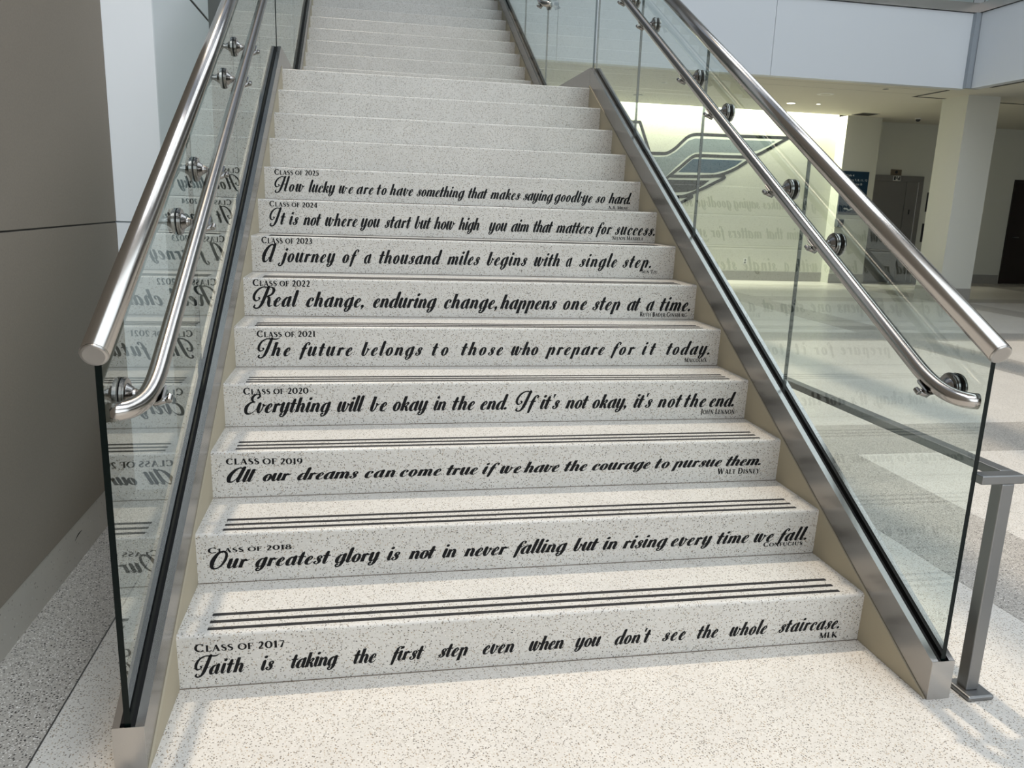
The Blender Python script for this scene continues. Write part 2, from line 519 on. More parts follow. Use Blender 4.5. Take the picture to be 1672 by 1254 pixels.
S = {  # letter: (advance, curved strokes, straight strokes, dots)
 'a': (.98, [BOWL, exit_(.74)], [], []),
 'b': (.86, [[(.20, .5, .29), (.22, .2, .26), (.32, .02, .15), (.48, .06, .11), (.60, .38, .12), (.62, .74, .11)], [(.58, .86, .14), (.68, .74, .17), (.78, .72, .10), (.90, .84, .05)]], [[(.24, 1.72, .27), (.20, .4, .29)]], []),
 'c': (.74, [[(.58, .70, .18), (.62, .84, .17), (.48, .98, .09), (.29, .85, .2), (.19, .5, .29), (.23, .14, .24), (.40, .01, .12), (.58, .10, .07), (.74, .34, .04)]], [], []),
 'd': (.98, [BOWL, [(.78, 1.72, .27), (.75, .9, .29), (.73, .24, .27), (.79, .03, .15), (.92, .08, .07), (1.04, .28, .04)]], [], []),
 'e': (.74, [[(.26, .40, .05), (.44, .52, .08), (.57, .76, .14), (.48, .97, .10), (.31, .86, .19), (.19, .5, .29), (.23, .14, .24), (.40, .01, .12), (.58, .10, .07), (.74, .34, .04)]], [], []),
 'f': (.60, [[(.74, 1.40, .16), (.76, 1.54, .15), (.62, 1.66, .10), (.44, 1.48, .17), (.35, 1.0, .28), (.31, .4, .28), (.27, -.36, .22)], [(.10, .90, .07), (.32, .98, .10), (.52, .88, .14), (.68, 1.0, .05)]], [], []),
 'g': (.96, [BOWL, tail(.74), [(.70, .02, .05), (.88, .14, .05), (1.02, .32, .04)]], [], []),
 'h': (.98, [ARCH[:3] + [(.68, .82, .24), (.70, .55, .28), (.69, .24, .27), (.76, .03, .15), (.89, .08, .07), (1.01, .28, .04)]], [TALL[::2]], []),
 'i': (.48, [exit_(.22)], [], [(.24, 1.50, .165)]),
 'j': (.46, [[(.24, 1.0, .27), (.22, .3, .29), (.17, -.16, .25), (.03, -.43, .14), (-.17, -.46, .11), (-.27, -.30, .14), (-.19, -.17, .15)]], [], [(.26, 1.50, .165)]),
 'k': (.90, [[(.28, .40, .06), (.44, .76, .09), (.60, .95, .14), (.70, .84, .17), (.60, .62, .12), (.38, .50, .07)], [(.38, .52, .10), (.58, .40, .22), (.65, .17, .23), (.75, .02, .14), (.90, .12, .05)]], [TALL[::2]], []),
 'l': (.48, [[(.24, 1.72, .27), (.22, .9, .29), (.21, .24, .27), (.28, .03, .15), (.41, .08, .07), (.53, .28, .04)]], [], []),
 'm': (1.42, [ARCH, [(.70, .42, .05), (.84, .80, .08), (.99, .97, .14), (1.12, .82, .24), (1.14, .55, .28), (1.13, .24, .27), (1.20, .03, .15), (1.33, .08, .07), (1.45, .28, .04)]], [STEM, [(.70, .6, .28), (.69, 0, .29)]], []),
 'n': (.98, [ARCH[:3] + [(.68, .82, .24), (.70, .55, .28), (.69, .24, .27), (.76, .03, .15), (.89, .08, .07), (1.01, .28, .04)]], [STEM], []),
 'o': (.84, [[(.46, .99, .10), (.28, .86, .2), (.19, .5, .29), (.26, .13, .2), (.43, .01, .10), (.60, .15, .18), (.67, .5, .25), (.61, .86, .17), (.46, .99, .10)]], [], []),
 'p': (.94, [ARCH], [[(.22, 1.0, .26), (.19, -.52, .27)], [(.70, .6, .28), (.68, 0, .24)]], []),
 'r': (.70, [[(.26, .42, .05), (.38, .78, .09), (.46, .92, .12)], [(.42, .98, .13), (.53, .86, .18), (.64, .85, .11), (.78, .96, .05)]], [STEM], []),
 's': (.70, [[(.57, .70, .16), (.59, .86, .14), (.45, .98, .09), (.30, .84, .17), (.33, .62, .23), (.49, .42, .27), (.51, .18, .2), (.36, .01, .10), (.17, .06, .10), (.11, .22, .16), (.19, .28, .15)]], [], []),
 't': (.56, [[(.26, 1.42, .24), (.23, .9, .29), (.21, .24, .27), (.28, .03, .15), (.41, .08, .07), (.54, .28, .04)]], [[(-.08, .98, .12), (.58, .98, .12)]], []),
 'u': (.98, [UCUP, exit_(.70)], [], []),
 'v': (.82, [[(.21, 1.0, .27), (.20, .4, .29), (.30, .04, .18), (.46, .08, .11), (.58, .42, .11), (.60, .78, .11)], [(.55, .90, .13), (.66, .78, .17), (.76, .76, .10), (.90, .88, .05)]], [], []),
 'w': (1.22, [UCUP, [(.63, 1.0, .27), (.62, .4, .29), (.72, .04, .18), (.88, .08, .11), (1.00, .42, .11), (1.02, .78, .11)], [(.97, .90, .13), (1.08, .78, .17), (1.18, .76, .10), (1.32, .88, .05)]], [], []),
 'y': (.96, [UCUP, tail(.70), [(.66, .02, .05), (.84, .14, .05), (.98, .32, .04)]], [], []),
 '.': (.36, [], [], [(.14, .12, .16)]),
 ',': (.36, [[(.16, .14, .26), (.20, .0, .18), (.12, -.24, .06)]], [], [(.14, .14, .15)]),
 "'": (.34, [], [[(.20, 1.75, .22), (.17, 1.30, .09)]], []),
}
SWASH = [(.95, 1.80, .09), (.62, 1.86, .11), (.28, 1.62, .18), (.10, 1.18, .23), (.12, .78, .21), (.30, .52, .14), (.50, .58, .10), (.56, .74, .13), (.48, .82, .14)]
CAPSTEM = [(1.00, 1.84, .26), (.93, 1.0, .29), (.84, .25, .28), (.70, -.12, .18), (.48, -.22, .13), (.30, -.08, .15), (.34, .06, .14)]
S['F'] = (1.14, [[(1.62, 1.94, .05), (1.40, 1.80, .13), (.95, 1.82, .13), (.58, 1.82, .12), (.24, 1.56, .18), (.10, 1.15, .23), (.13, .76, .21), (.30, .52, .14), (.50, .58, .10), (.56, .74, .13), (.48, .82, .14)], CAPSTEM], [[(.72, .66, .08), (1.18, .66, .05)]], [])
S['T'] = (1.10, [S['F'][1][0], CAPSTEM], [], [])
S['I'] = (1.14, [SWASH, CAPSTEM], [], [])
S['H'] = (1.62, [SWASH, CAPSTEM, [(1.42, 1.86, .27), (1.38, .9, .29), (1.35, .24, .27), (1.42, .03, .15), (1.55, .08, .07)], [(.62, .66, .06), (.95, .86, .09), (1.38, .92, .09)]], [], [])
S['R'] = (1.62, [SWASH, CAPSTEM, [(.92, 1.80, .09), (1.24, 1.84, .11), (1.46, 1.58, .25), (1.38, 1.16, .20), (1.02, .94, .08)], [(1.06, .96, .10), (1.26, .80, .22), (1.32, .35, .28), (1.44, .0, .16), (1.62, .10, .05)]], [], [])
S['E'] = (1.06, [[(.96, 1.46, .20), (1.08, 1.64, .17), (.86, 1.84, .10), (.56, 1.72, .19), (.44, 1.42, .24), (.58, 1.14, .15), (.80, 1.05, .08)], [(.80, 1.05, .07), (.42, .98, .17), (.16, .55, .29), (.26, .02, .22), (.58, -.12, .12), (.92, .10, .07), (1.10, .42, .04)]], [], [])
S['O'] = (1.42, [[(.78, 1.84, .13), (.42, 1.62, .24), (.20, .9, .34), (.30, .20, .24), (.62, .0, .13), (.98, .26, .16), (1.18, .9, .22), (1.10, 1.56, .18), (.78, 1.84, .13)]], [], [])
S['A'] = (1.40, [[(1.06, 1.58, .09), (.82, 1.82, .13), (.44, 1.52, .26), (.20, .80, .34), (.30, .14, .26), (.56, .0, .14), (.80, .3, .08), (1.02, .95, .06)], [(1.12, 1.84, .27), (1.07, .9, .30), (1.03, .24, .28), (1.10, .03, .16), (1.24, .08, .07), (1.36, .26, .04)]], [], [])
SHEAR = 0.30
WEIGHT = 1.22
for ch in 'bdfhklt':           # ascenders stand about two thirds of an x-height above the letters
    adv, curves, lines, dots = S[ch]
    low = lambda y: 1 + (y - 1) * 0.94 if y > 1 else y
    S[ch] = (adv, [[(x, low(y), w) for x, y, w in c] for c in curves], [[(x, low(y), w) for x, y, w in c] for c in lines], [(x, low(y), r) for x, y, r in dots])
for ch, wide in (('F', 1.22), ('T', 1.22), ('I', 1.28), ('H', 1.34), ('R', 1.36), ('E', 1.1), ('O', 1.05), ('A', 1.05)):
    adv, curves, lines, dots = S[ch]
    S[ch] = (adv * wide, [[(x * wide, y * 1.13, w) for x, y, w in c] for c in curves], [[(x * wide, y * 1.13, w) for x, y, w in c] for c in lines], dots)

def script_polys(word, xh, x0, x1, hs):
    """word drawn so that it spans x0..x1; hs = letter width against x-height"""
    def lay(track, sx):
        pen, polys = 0.0, []
        for ch in word:
            adv, curves, lines, dots = S[ch]
            raw = [p for c in curves for p in ribbon(catmull(c), True, WEIGHT)] + [p for c in lines for p in ribbon(c, False, WEIGHT)]
            for dx, dy, r in dots:
                raw.append([(dx + r * math.cos(t), dy + r * math.sin(t)) for t in (2 * math.pi * k / 16 for k in range(16))])
            for p in raw:
                polys.append([((pen + x + SHEAR * y) * sx, y) for x, y in p])
            pen += adv + track
        xs = [x for p in polys for x, _ in p]
        return polys, min(xs), max(xs)
    target = (x1 - x0) / xh
    sx = hs
    _, a, b = lay(0, sx)
    n = len(word) - 1
    track = (target - (b - a)) / sx / n if n else 0
    if track < -0.06 or n == 0:
        track = -0.06 if n else 0
        _, a, b = lay(track, 1.0)
        sx = target / (b - a)
    polys, a, b = lay(track, sx)
    return [[(x0 + (x - a) * xh, y * xh) for x, y in p] for p in polys]

# Roman capitals, cap height 1
TK, TN, SF = .17, .065, .05
def vst(x, y0=0., y1=1., w=TK, s0=True, s1=True, sl=.15):
    o = [[(x, y0, w), (x, y1, w)]]
    if s0: o.append([(x - sl, y0 + SF / 2, SF), (x + sl, y0 + SF / 2, SF)])
    if s1: o.append([(x - sl, y1 - SF / 2, SF), (x + sl, y1 - SF / 2, SF)])
    return o
def ring(cx, cy, rx, ry, wv, wh, a0=0, a1=360, n=24):
    out = []
    for i in range(n + 1):
        a = math.radians(a0 + (a1 - a0) * i / n)
        out.append((cx + rx * math.cos(a), cy + ry * math.sin(a), wh + (wv - wh) * abs(math.cos(a)) ** 1.4))
    return out
C_ARC = ring(.50, .5, .40, .47, TK, TN, 48, 318)
S_CUR = catmull([(.58, .80, .05), (.44, .95, .07), (.22, .90, .12), (.16, .70, .15), (.34, .54, .17), (.54, .40, .17), (.58, .20, .14), (.40, .04, .08), (.20, .06, .06), (.10, .22, .05)], 5)
D2 = catmull([(.12, .76, .09), (.26, .94, .09), (.46, .90, .14), (.52, .68, .16), (.38, .36, .12), (.12, .06, .09)], 5)
R2 = {
 'A': (.98, [[(.16, 0, TN), (.48, 1.0, TN)], [(.82, 0, TK), (.48, 1.0, TK)], [(.28, .34, .06), (.70, .34, .06)], [(.02, .025, SF), (.30, .025, SF)], [(.66, .025, SF), (.98, .025, SF)]]),
 'B': (.76, vst(.22) + [ring(.34, .75, .26, .225, TK, TN, 90, -90), ring(.34, .27, .32, .25, TK, TN, 90, -90), [(.22, .97, .06), (.36, .97, .06)], [(.22, .03, .06), (.36, .03, .06)]]),
 'C': (.92, [C_ARC, [(.79, .98, .05), (.79, .72, .05)]]),
 'D': (1.0, vst(.22) + [ring(.36, .5, .50, .47, TK, TN, 90, -90), [(.2, .97, .06), (.38, .97, .06)], [(.2, .03, .06), (.38, .03, .06)]]),
 'E': (.74, vst(.22) + [[(.2, .97, .06), (.64, .97, .06)], [(.2, .52, .06), (.54, .52, .06)], [(.2, .03, .06), (.68, .03, .06)], [(.64, 1, .05), (.64, .80, .05)], [(.68, 0, .05), (.68, .2, .05)], [(.54, .62, .04), (.54, .42, .04)]]),
 'F': (.70, vst(.22) + [[(.2, .97, .06), (.64, .97, .06)], [(.2, .52, .06), (.54, .52, .06)], [(.64, 1, .05), (.64, .80, .05)], [(.54, .62, .04), (.54, .42, .04)]]),
 'G': (1.0, [C_ARC, [(.79, .98, .05), (.79, .72, .05)]] + vst(.80, .10, .46, TK, False, True, .12)),
 'H': (1.04, vst(.22) + vst(.82) + [[(.22, .5, .06), (.82, .5, .06)]]),
 'I': (.44, vst(.22)),
 'J': (.50, [catmull([(.28, 1, TK), (.28, .2, TK), (.22, -.1, .10), (.06, -.16, .07)], 4), [(.13, .975, SF), (.43, .975, SF)]]),
 'K': (.92, vst(.22) + [[(.30, .46, TN), (.78, 1.0, TN)], [(.36, .54, TK), (.86, 0, TK)], [(.66, .975, SF), (.92, .975, SF)], [(.72, .025, SF), (1.0, .025, SF)]]),
 'L': (.70, vst(.22) + [[(.2, .03, .06), (.64, .03, .06)], [(.64, 0, .05), (.64, .22, .05)]]),
 'M': (1.20, vst(.18, w=TN) + vst(1.0) + [[(.20, 1, TK), (.58, .02, TK)], [(.58, .02, TN), (.98, 1, TN)]]),
 'N': (1.04, vst(.20, w=TN) + vst(.84, w=TN, s0=False) + [[(.20, 1, TK), (.84, 0, TK)]]),
 'O': (1.04, [ring(.52, .5, .42, .47, TK, TN)]),
 'R': (.88, vst(.22) + [ring(.34, .73, .28, .24, TK, TN, 90, -90), [(.2, .97, .06), (.36, .97, .06)], [(.22, .49, .06), (.36, .49, .06)], [(.42, .48, TK), (.82, 0, TK)], [(.70, .025, SF), (.96, .025, SF)]]),
 'S': (.70, [S_CUR]),
 'T': (.82, vst(.41, s1=False) + [[(.06, .97, .06), (.76, .97, .06)], [(.06, 1, .05), (.06, .78, .05)], [(.76, 1, .05), (.76, .78, .05)]]),
 'U': (.98, [catmull([(.22, 1, TK), (.22, .3, TK), (.34, .06, .11), (.52, .03, .07), (.70, .10, .06), (.78, .34, TN), (.78, 1, TN)], 5), [(.06, .975, SF), (.38, .975, SF)], [(.66, .975, SF), (.92, .975, SF)]]),
 'W': (1.36, [[(.16, 1, TK), (.42, 0, TK)], [(.42, 0, TN), (.66, 1, TN)], [(.66, 1, TK), (.92, 0, TK)], [(.92, 0, TN), (1.18, 1, TN)], [(.02, .975, SF), (.32, .975, SF)], [(1.04, .975, SF), (1.32, .975, SF)]]),
 'X': (.92, [[(.14, 1, TK), (.78, 0, TK)], [(.16, 0, TN), (.76, 1, TN)], [(0, .975, SF), (.28, .975, SF)], [(.64, .975, SF), (.90, .975, SF)], [(.03, .025, SF), (.30, .025, SF)], [(.64, .025, SF), (.93, .025, SF)]]),
 'Y': (.88, [[(.12, 1, TK), (.44, .48, TK)], [(.76, 1, TN), (.44, .48, TN)], [(0, .975, SF), (.27, .975, SF)], [(.63, .975, SF), (.88, .975, SF)]] + vst(.44, 0, .5, TK, True, False)),
 'Z': (.80, [[(.10, .97, .06), (.70, .97, .06)], [(.66, .97, TK), (.14, .03, TK)], [(.10, .03, .06), (.72, .03, .06)]]),
 '.': (.34, [ring(.16, .09, .05, .05, .10, .10)]),
 '0': (.80, [ring(.40, .5, .30, .47, TK, TN)]),
 '1': (.52, vst(.28, s1=False) + [[(.28, .97, .07), (.10, .86, .06)]]),
 '2': (.70, [D2, [(.10, .05, .10), (.60, .05, .10)]]),
 '3': (.68, [catmull([(.12, .84, .09), (.30, .96, .08), (.48, .82, .15), (.42, .60, .13), (.26, .52, .07)], 5), catmull([(.26, .52, .07), (.46, .46, .13), (.54, .26, .16), (.40, .06, .11), (.20, .03, .08), (.08, .12, .09)], 5)]),
 '4': (.76, vst(.50, 0, 1, TK, True, False) + [[(.50, .96, TN), (.06, .30, TN)], [(.04, .29, .07), (.70, .29, .07)]]),
 '5': (.68, [[(.18, .96, .09), (.54, .96, .09)], [(.18, .98, TN), (.14, .56, TN)], catmull([(.14, .56, .06), (.32, .60, .10), (.52, .44, .15), (.52, .20, .16), (.34, .04, .10), (.08, .08, .09)], 5)]),
 '7': (.68, [[(.08, .95, .09), (.60, .95, .09)], [(.58, .95, TN), (.26, 0, TK)]]),
 '8': (.72, [ring(.36, .74, .20, .22, .13, TN), ring(.36, .26, .26, .24, .16, TN)]),
 '9': (.74, [ring(.36, .66, .26, .31, .16, TN), catmull([(.62, .66, .16), (.58, .36, .14), (.42, .12, .09), (.20, .0, .06)], 5)]),
}
def roman_polys(text, x0, x1, cap):
    """small-capitals line spanning x0..x1"""
    small = 0.80
    units, pen = [], 0.0
    allcaps = text == text.upper()
    for ch in text:
        if ch == ' ':
            pen += .38
            continue
        k = small if (ch.islower() or (ch.isdigit() and not allcaps and False)) else 1.0
        if ch.isdigit() and not allcaps:
            k = .90
        adv, strokes = R2[ch.upper()]
        for st in strokes:
            for p in ribbon(st, False, 1.5):
                units.append([(pen + x * k, y * k) for x, y in p])
        pen += (adv + .06) * k
    xs = [x for p in units for x, _ in p]
    a, b = min(xs), max(xs)
    sx = (x1 - x0) / (b - a)
    return [[(x0 + (x - a) * sx, y * cap) for x, y in p] for p in units]

def polys_to_riser(bm, polys, y0, z0, lean, rise, lift, shift=lambda x: 0.0):
    """put flat lettering on a riser that leans back towards its foot"""
    for p in polys:
        vs = []
        for x, h in p:
            h = h + shift(x)
            vs.append(bm.verts.new((x, y0 + lean * (1 - h / rise) - lift, z0 + h)))
        try:
            f = bm.faces.new(vs)
            if f.calc_area() < 1e-10:
                bm.faces.remove(f)
                continue
            f.normal_update()
            if f.normal.y > 0:
                f.normal_flip()
        except ValueError:
            pass

# ---------------------------------------------------------------- measurements (metres)
R = 0.165                 # riser height
RUN = 0.29855             # tread depth
LEAN = 0.0066             # how far a riser's foot sits behind its nosing
HW = 1.0315               # half width of the flight
SLOPE = R / RUN
SH_IN, SH_OUT = 1.036, 1.107      # base channel, inner and outer face
SH_Y = -0.316             # front end of the channels
GX, GT = 1.074, 0.0070    # glass plane and half thickness
Y_TOP = 12 * RUN          # landing nosing
LAND_Z = 13 * R
LAND_END = 5.35
CEIL = 3.27

def shoe_top(y): return 0.118 + SLOPE * (y - SH_Y)
def rail_z(y): return 1.182 + SLOPE * y
def hand_z(y): return 0.996 + SLOPE * y

# ---------------------------------------------------------------- setting
def quad_floor(bm, x0, x1, y0, y1, z=0.0):
    f = bm.faces.new([bm.verts.new(p) for p in ((x0, y0, z), (x1, y0, z), (x1, y1, z), (x0, y1, z))])
    return f

struct('floor', new_box(-1.9, 16.0, -9.0, 13.6, -0.12, 0.0), M['terrazzo'])
bm = bmesh.new()
box(bm, -1.56, -1.315, -9.0, 1.62, 0.0, 0.0012)
struct('floor_band_left', bm, M['terrazzo_dark'])
struct('floor_divider', new_box(-1.3165, -1.3125, -9.0, 1.62, 0.0, 0.0018), M['steel_dull'])
XB = [(1.68, 2.26), (5.24, 5.83), (8.80, 9.39), (12.36, 12.95)]
YB = [(-5.93, -5.35), (-2.03, -1.45), (1.86, 2.46), (5.76, 6.32), (9.58, 10.15)]
for i, (a, b) in enumerate(XB):
    struct('floor_band_%d' % (i + 1), new_box(a, b, -9.0, 12.8, 0.0, 0.0010), M['terrazzo_dark'])
for i, (a, b) in enumerate(YB):
    struct('floor_band_%d' % (i + 5), new_box(1.68, 16.0, a, b, 0.0, 0.0014), M['terrazzo_dark'])

# left wall: taupe panels over a terrazzo base
struct('wall_left', new_box(-1.75, -1.555, -9.0, 1.62, 1.208, 6.0), M['taupe'])
struct('wall_left_lower', new_box(-1.75, -1.555, -9.0, 1.62, 0.155, 1.202), M['taupe'])
struct('trim_left', new_box(-1.74, -1.559, -9.0, 1.62, 1.200, 1.210), M['seam'])
base_left = struct('baseboard_left', new_box(-1.75, -1.557, -9.0, 1.62, 0.0, 0.155), M['terrazzo_base'])
for pts in ([(0.07, 0.078, .003), (0.12, 0.098, .0065), (0.19, 0.120, .006), (0.235, 0.137, .002)], [(0.84, 0.094, .002), (0.875, 0.104, .006), (0.915, 0.105, .002)]):
    bm = bmesh.new()
    sp = catmull(pts)
    for (ya, za, wa), (yb, zb, wb) in zip(sp, sp[1:]):
        bm.faces.new([bm.verts.new((-1.5566, y, z)) for y, z in ((ya, za - wa / 2), (yb, zb - wb / 2), (yb, zb + wb / 2), (ya, za + wa / 2))])
    link('scuff_mark', bm, M['rubber'], base_left)
# off-white pier behind it, and the panelled side of the stair well
struct('pillar_left', new_box(-1.75, -1.362, 1.622, 1.642, 1.209, 6.0), M['white'])
struct('pillar_left_lower', new_box(-1.75, -1.362, 1.622, 1.642, 0.0, 1.202), M['white'])
struct('wall_side', new_box(-1.75, -1.363, 1.643, 2.93, 0.0, 2.268), M['bluegrey'])
struct('wall_side_upper', new_box(-1.75, -1.363, 1.643, 2.93, 2.284, 6.0), M['bluegrey'])
struct('trim_side', new_box(-1.74, -1.367, 1.643, 2.93, 2.266, 2.286), M['seam'])
struct('wall_side_far', new_box(-1.75, -1.40, 2.931, 9.1, 0.0, 9.0), M['grey_wall'])

# back of the ground floor
struct('wall_back_alcove', new_box(1.3, 8.98, 13.10, 13.30, 0.0, 3.75), M['cream_wall'])
struct('wall_back_left', new_box(-1.75, 1.5, 12.8, 13.30, 0.0, 3.29), M['cream_wall'])
struct('wall_back_sign', new_box(8.84, 9.60, 12.80, 13.9, 0.0, 3.75), M['cream_wall'])
struct('wall_back_elevator', new_box(9.55, 16.0, 13.40, 13.9, 0.0, 3.29), M['cream_wall'])
struct('trim_alcove_cap', new_box(1.3, 8.98, 12.79, 13.12, 3.74, 3.85), M['concrete'])
struct('baseboard_alcove', new_box(1.5, 8.838, 13.08, 13.0995, 0.0, 0.19), M['base_grey'])
struct('baseboard_sign', new_box(8.825, 9.615, 12.78, 12.7995, 0.0, 0.19), M['base_grey'])
bm = bmesh.new()
box(bm, 11.19, 13.33, 13.38, 13.3995, 0.0, 0.19)
box(bm, 14.53, 15.99, 13.38, 13.3995, 0.0, 0.19)
struct('baseboard_elevator', bm, M['base_grey'])
# ceiling under the upper floor, with a long slot for the cove lamp
bm = bmesh.new()
box(bm, -1.75, 16.0, 9.12, 12.79, CEIL, CEIL + 0.18)
box(bm, 8.84, 16.0, 12.79, 13.6, CEIL, CEIL + 0.18)
box(bm, 8.44, 16.0, -9.0, 9.12, CEIL, CEIL + 0.18)
struct('ceiling', bm, M['ceiling'])
bm = bmesh.new()
for (a, b) in ((9.42, 9.424), (9.86, 9.864)):
    box(bm, -1.7, 8.30, a, b, CEIL - 0.0015, CEIL + 0.01)
struct('trim_ceiling_joints', bm, M['base_grey'])
# fascia of the upper floor around the atrium
bm = bmesh.new()
box(bm, -1.75, -1.115, 9.10, 9.24, CEIL - 0.004, 4.315)
box(bm, -1.115, 1.115, 9.10, 9.24, CEIL - 0.004, 3.80)
box(bm, 1.115, 2.066, 9.10, 9.24, CEIL - 0.004, 4.315)
box(bm, 2.072, 5.208, 9.10, 9.24, CEIL - 0.004, 4.315)
box(bm, 5.214, 8.40, 9.10, 9.24, CEIL - 0.004, 4.315)
struct('wall_fascia_back', bm, M['fascia'])
bm = bmesh.new()
for k in range(4):
    box(bm, 8.42, 8.56, 9.02 - 4.2 * (k + 1) + 0.006, 9.02 - 4.2 * k, CEIL - 0.004, 4.315)
struct('wall_fascia_right', bm, M['fascia'])
struct('trim_fascia_corner', new_box(8.335, 8.56, 9.03, 9.098, CEIL - 0.004, 4.315), M['fascia_trim'])
bm = bmesh.new()
box(bm, -1.75, -1.12, 9.075, 9.26, 4.322, 4.455)
box(bm, 1.12, 8.42, 9.075, 9.26, 4.322, 4.455)
box(bm, 8.40, 8.58, -7.8, 9.26, 4.322, 4.455)
struct('trim_fascia_top', bm, M['steel_plate'])
# shell of the atrium
struct('floor_upper', new_box(-1.75, 16.0, 9.26, 14.0, 3.86, 4.30), M['concrete'])
struct('floor_upper_right', new_box(8.58, 16.0, -9.0, 9.24, 3.86, 4.30), M['concrete'])
struct('wall_upper_back', new_box(-1.75, 16.0, 13.4, 13.6, 4.30, 9.4), M['white'])
struct('wall_right', new_box(16.0, 16.2, -9.0, 13.6, 0.0, 9.4), M['concrete'])
struct('wall_front', new_box(-1.75, 16.2, -9.2, -9.0, 0.0, 9.4), M['concrete'])
bm = bmesh.new()
box(bm, -1.75, 16.2, 9.3, 13.6, 9.4, 9.6)
box(bm, 8.6, 16.2, -9.2, 9.3, 9.4, 9.6)
for xa, xb in ((-1.75, -1.62), (1.20, 1.60), (3.0, 3.4), (5.0, 5.4), (7.0, 8.6)):
    box(bm, xa, xb, -9.2, 9.3, 9.3, 9.6)
struct('ceiling_atrium', bm, M['concrete'])
# column
struct('column', new_box(8.85, 9.435, 9.585, 10.17, 0.235, CEIL + 0.01), M['column'])
struct('column_base', new_box(8.845, 9.44, 9.58, 10.175, 0.0, 0.235), M['base_grey'])

# ---------------------------------------------------------------- lower flight
flight = thing('staircase', 'wide pale terrazzo staircase with black quotes lettered on its lower risers', 'staircase', (0, 0, 0))

NOSE = 0.010
def step_profile(y0, z1, depth, z0, r=NOSE):
    pts = [(y0 + LEAN, z0)]
    for k in range(6):
        a = math.pi - math.pi / 2 * k / 5
        pts.append((y0 + r + r * math.cos(a), z1 - r + r * math.sin(a)))
    pts += [(y0 + depth + LEAN - 0.0008, z1), (y0 + depth + LEAN - 0.0008, z0)]
    return pts

def make_step(name, y0, z1, depth, x0, x1, parent, z0=None):
    bm = bmesh.new()
    fs = prism_x(bm, step_profile(y0, z1, depth, z1 - R if z0 is None else z0), x0, x1)
    for f in fs[:7]:
        f.smooth = False
    # dark joint along the riser's foot
    box(bm, x0, x1, y0 + LEAN - 0.0025, y0 + LEAN - 0.0002, z1 - R + 0.0002, z1 - R + 0.0018, mi=1)
    return link(name, bm, [M['terrazzo_step'], M['joint']], parent)

def grip_strips(y0, z1, step, x0, x1):
    for off in (0.028, 0.066, 0.106):
        bm = bmesh.new()
        box(bm, x0, x1, y0 + off - 0.0065, y0 + off + 0.0065, z1 - 0.0005, z1 + 0.0014)
        link('grip_strip', bm, M['grip'], step)

steps = {}
for k in range(1, 14):
    y0, z1 = (k - 1) * RUN, k * R
    if k < 13:
        st = make_step('step', y0, z1, RUN, -HW, HW, flight)
    else:
        st = make_step('landing', y0, z1, LAND_END - Y_TOP, -HW, HW, flight)
    steps[k] = st
    if k < 13:
        grip_strips(y0, z1, st, -0.955, 0.958)

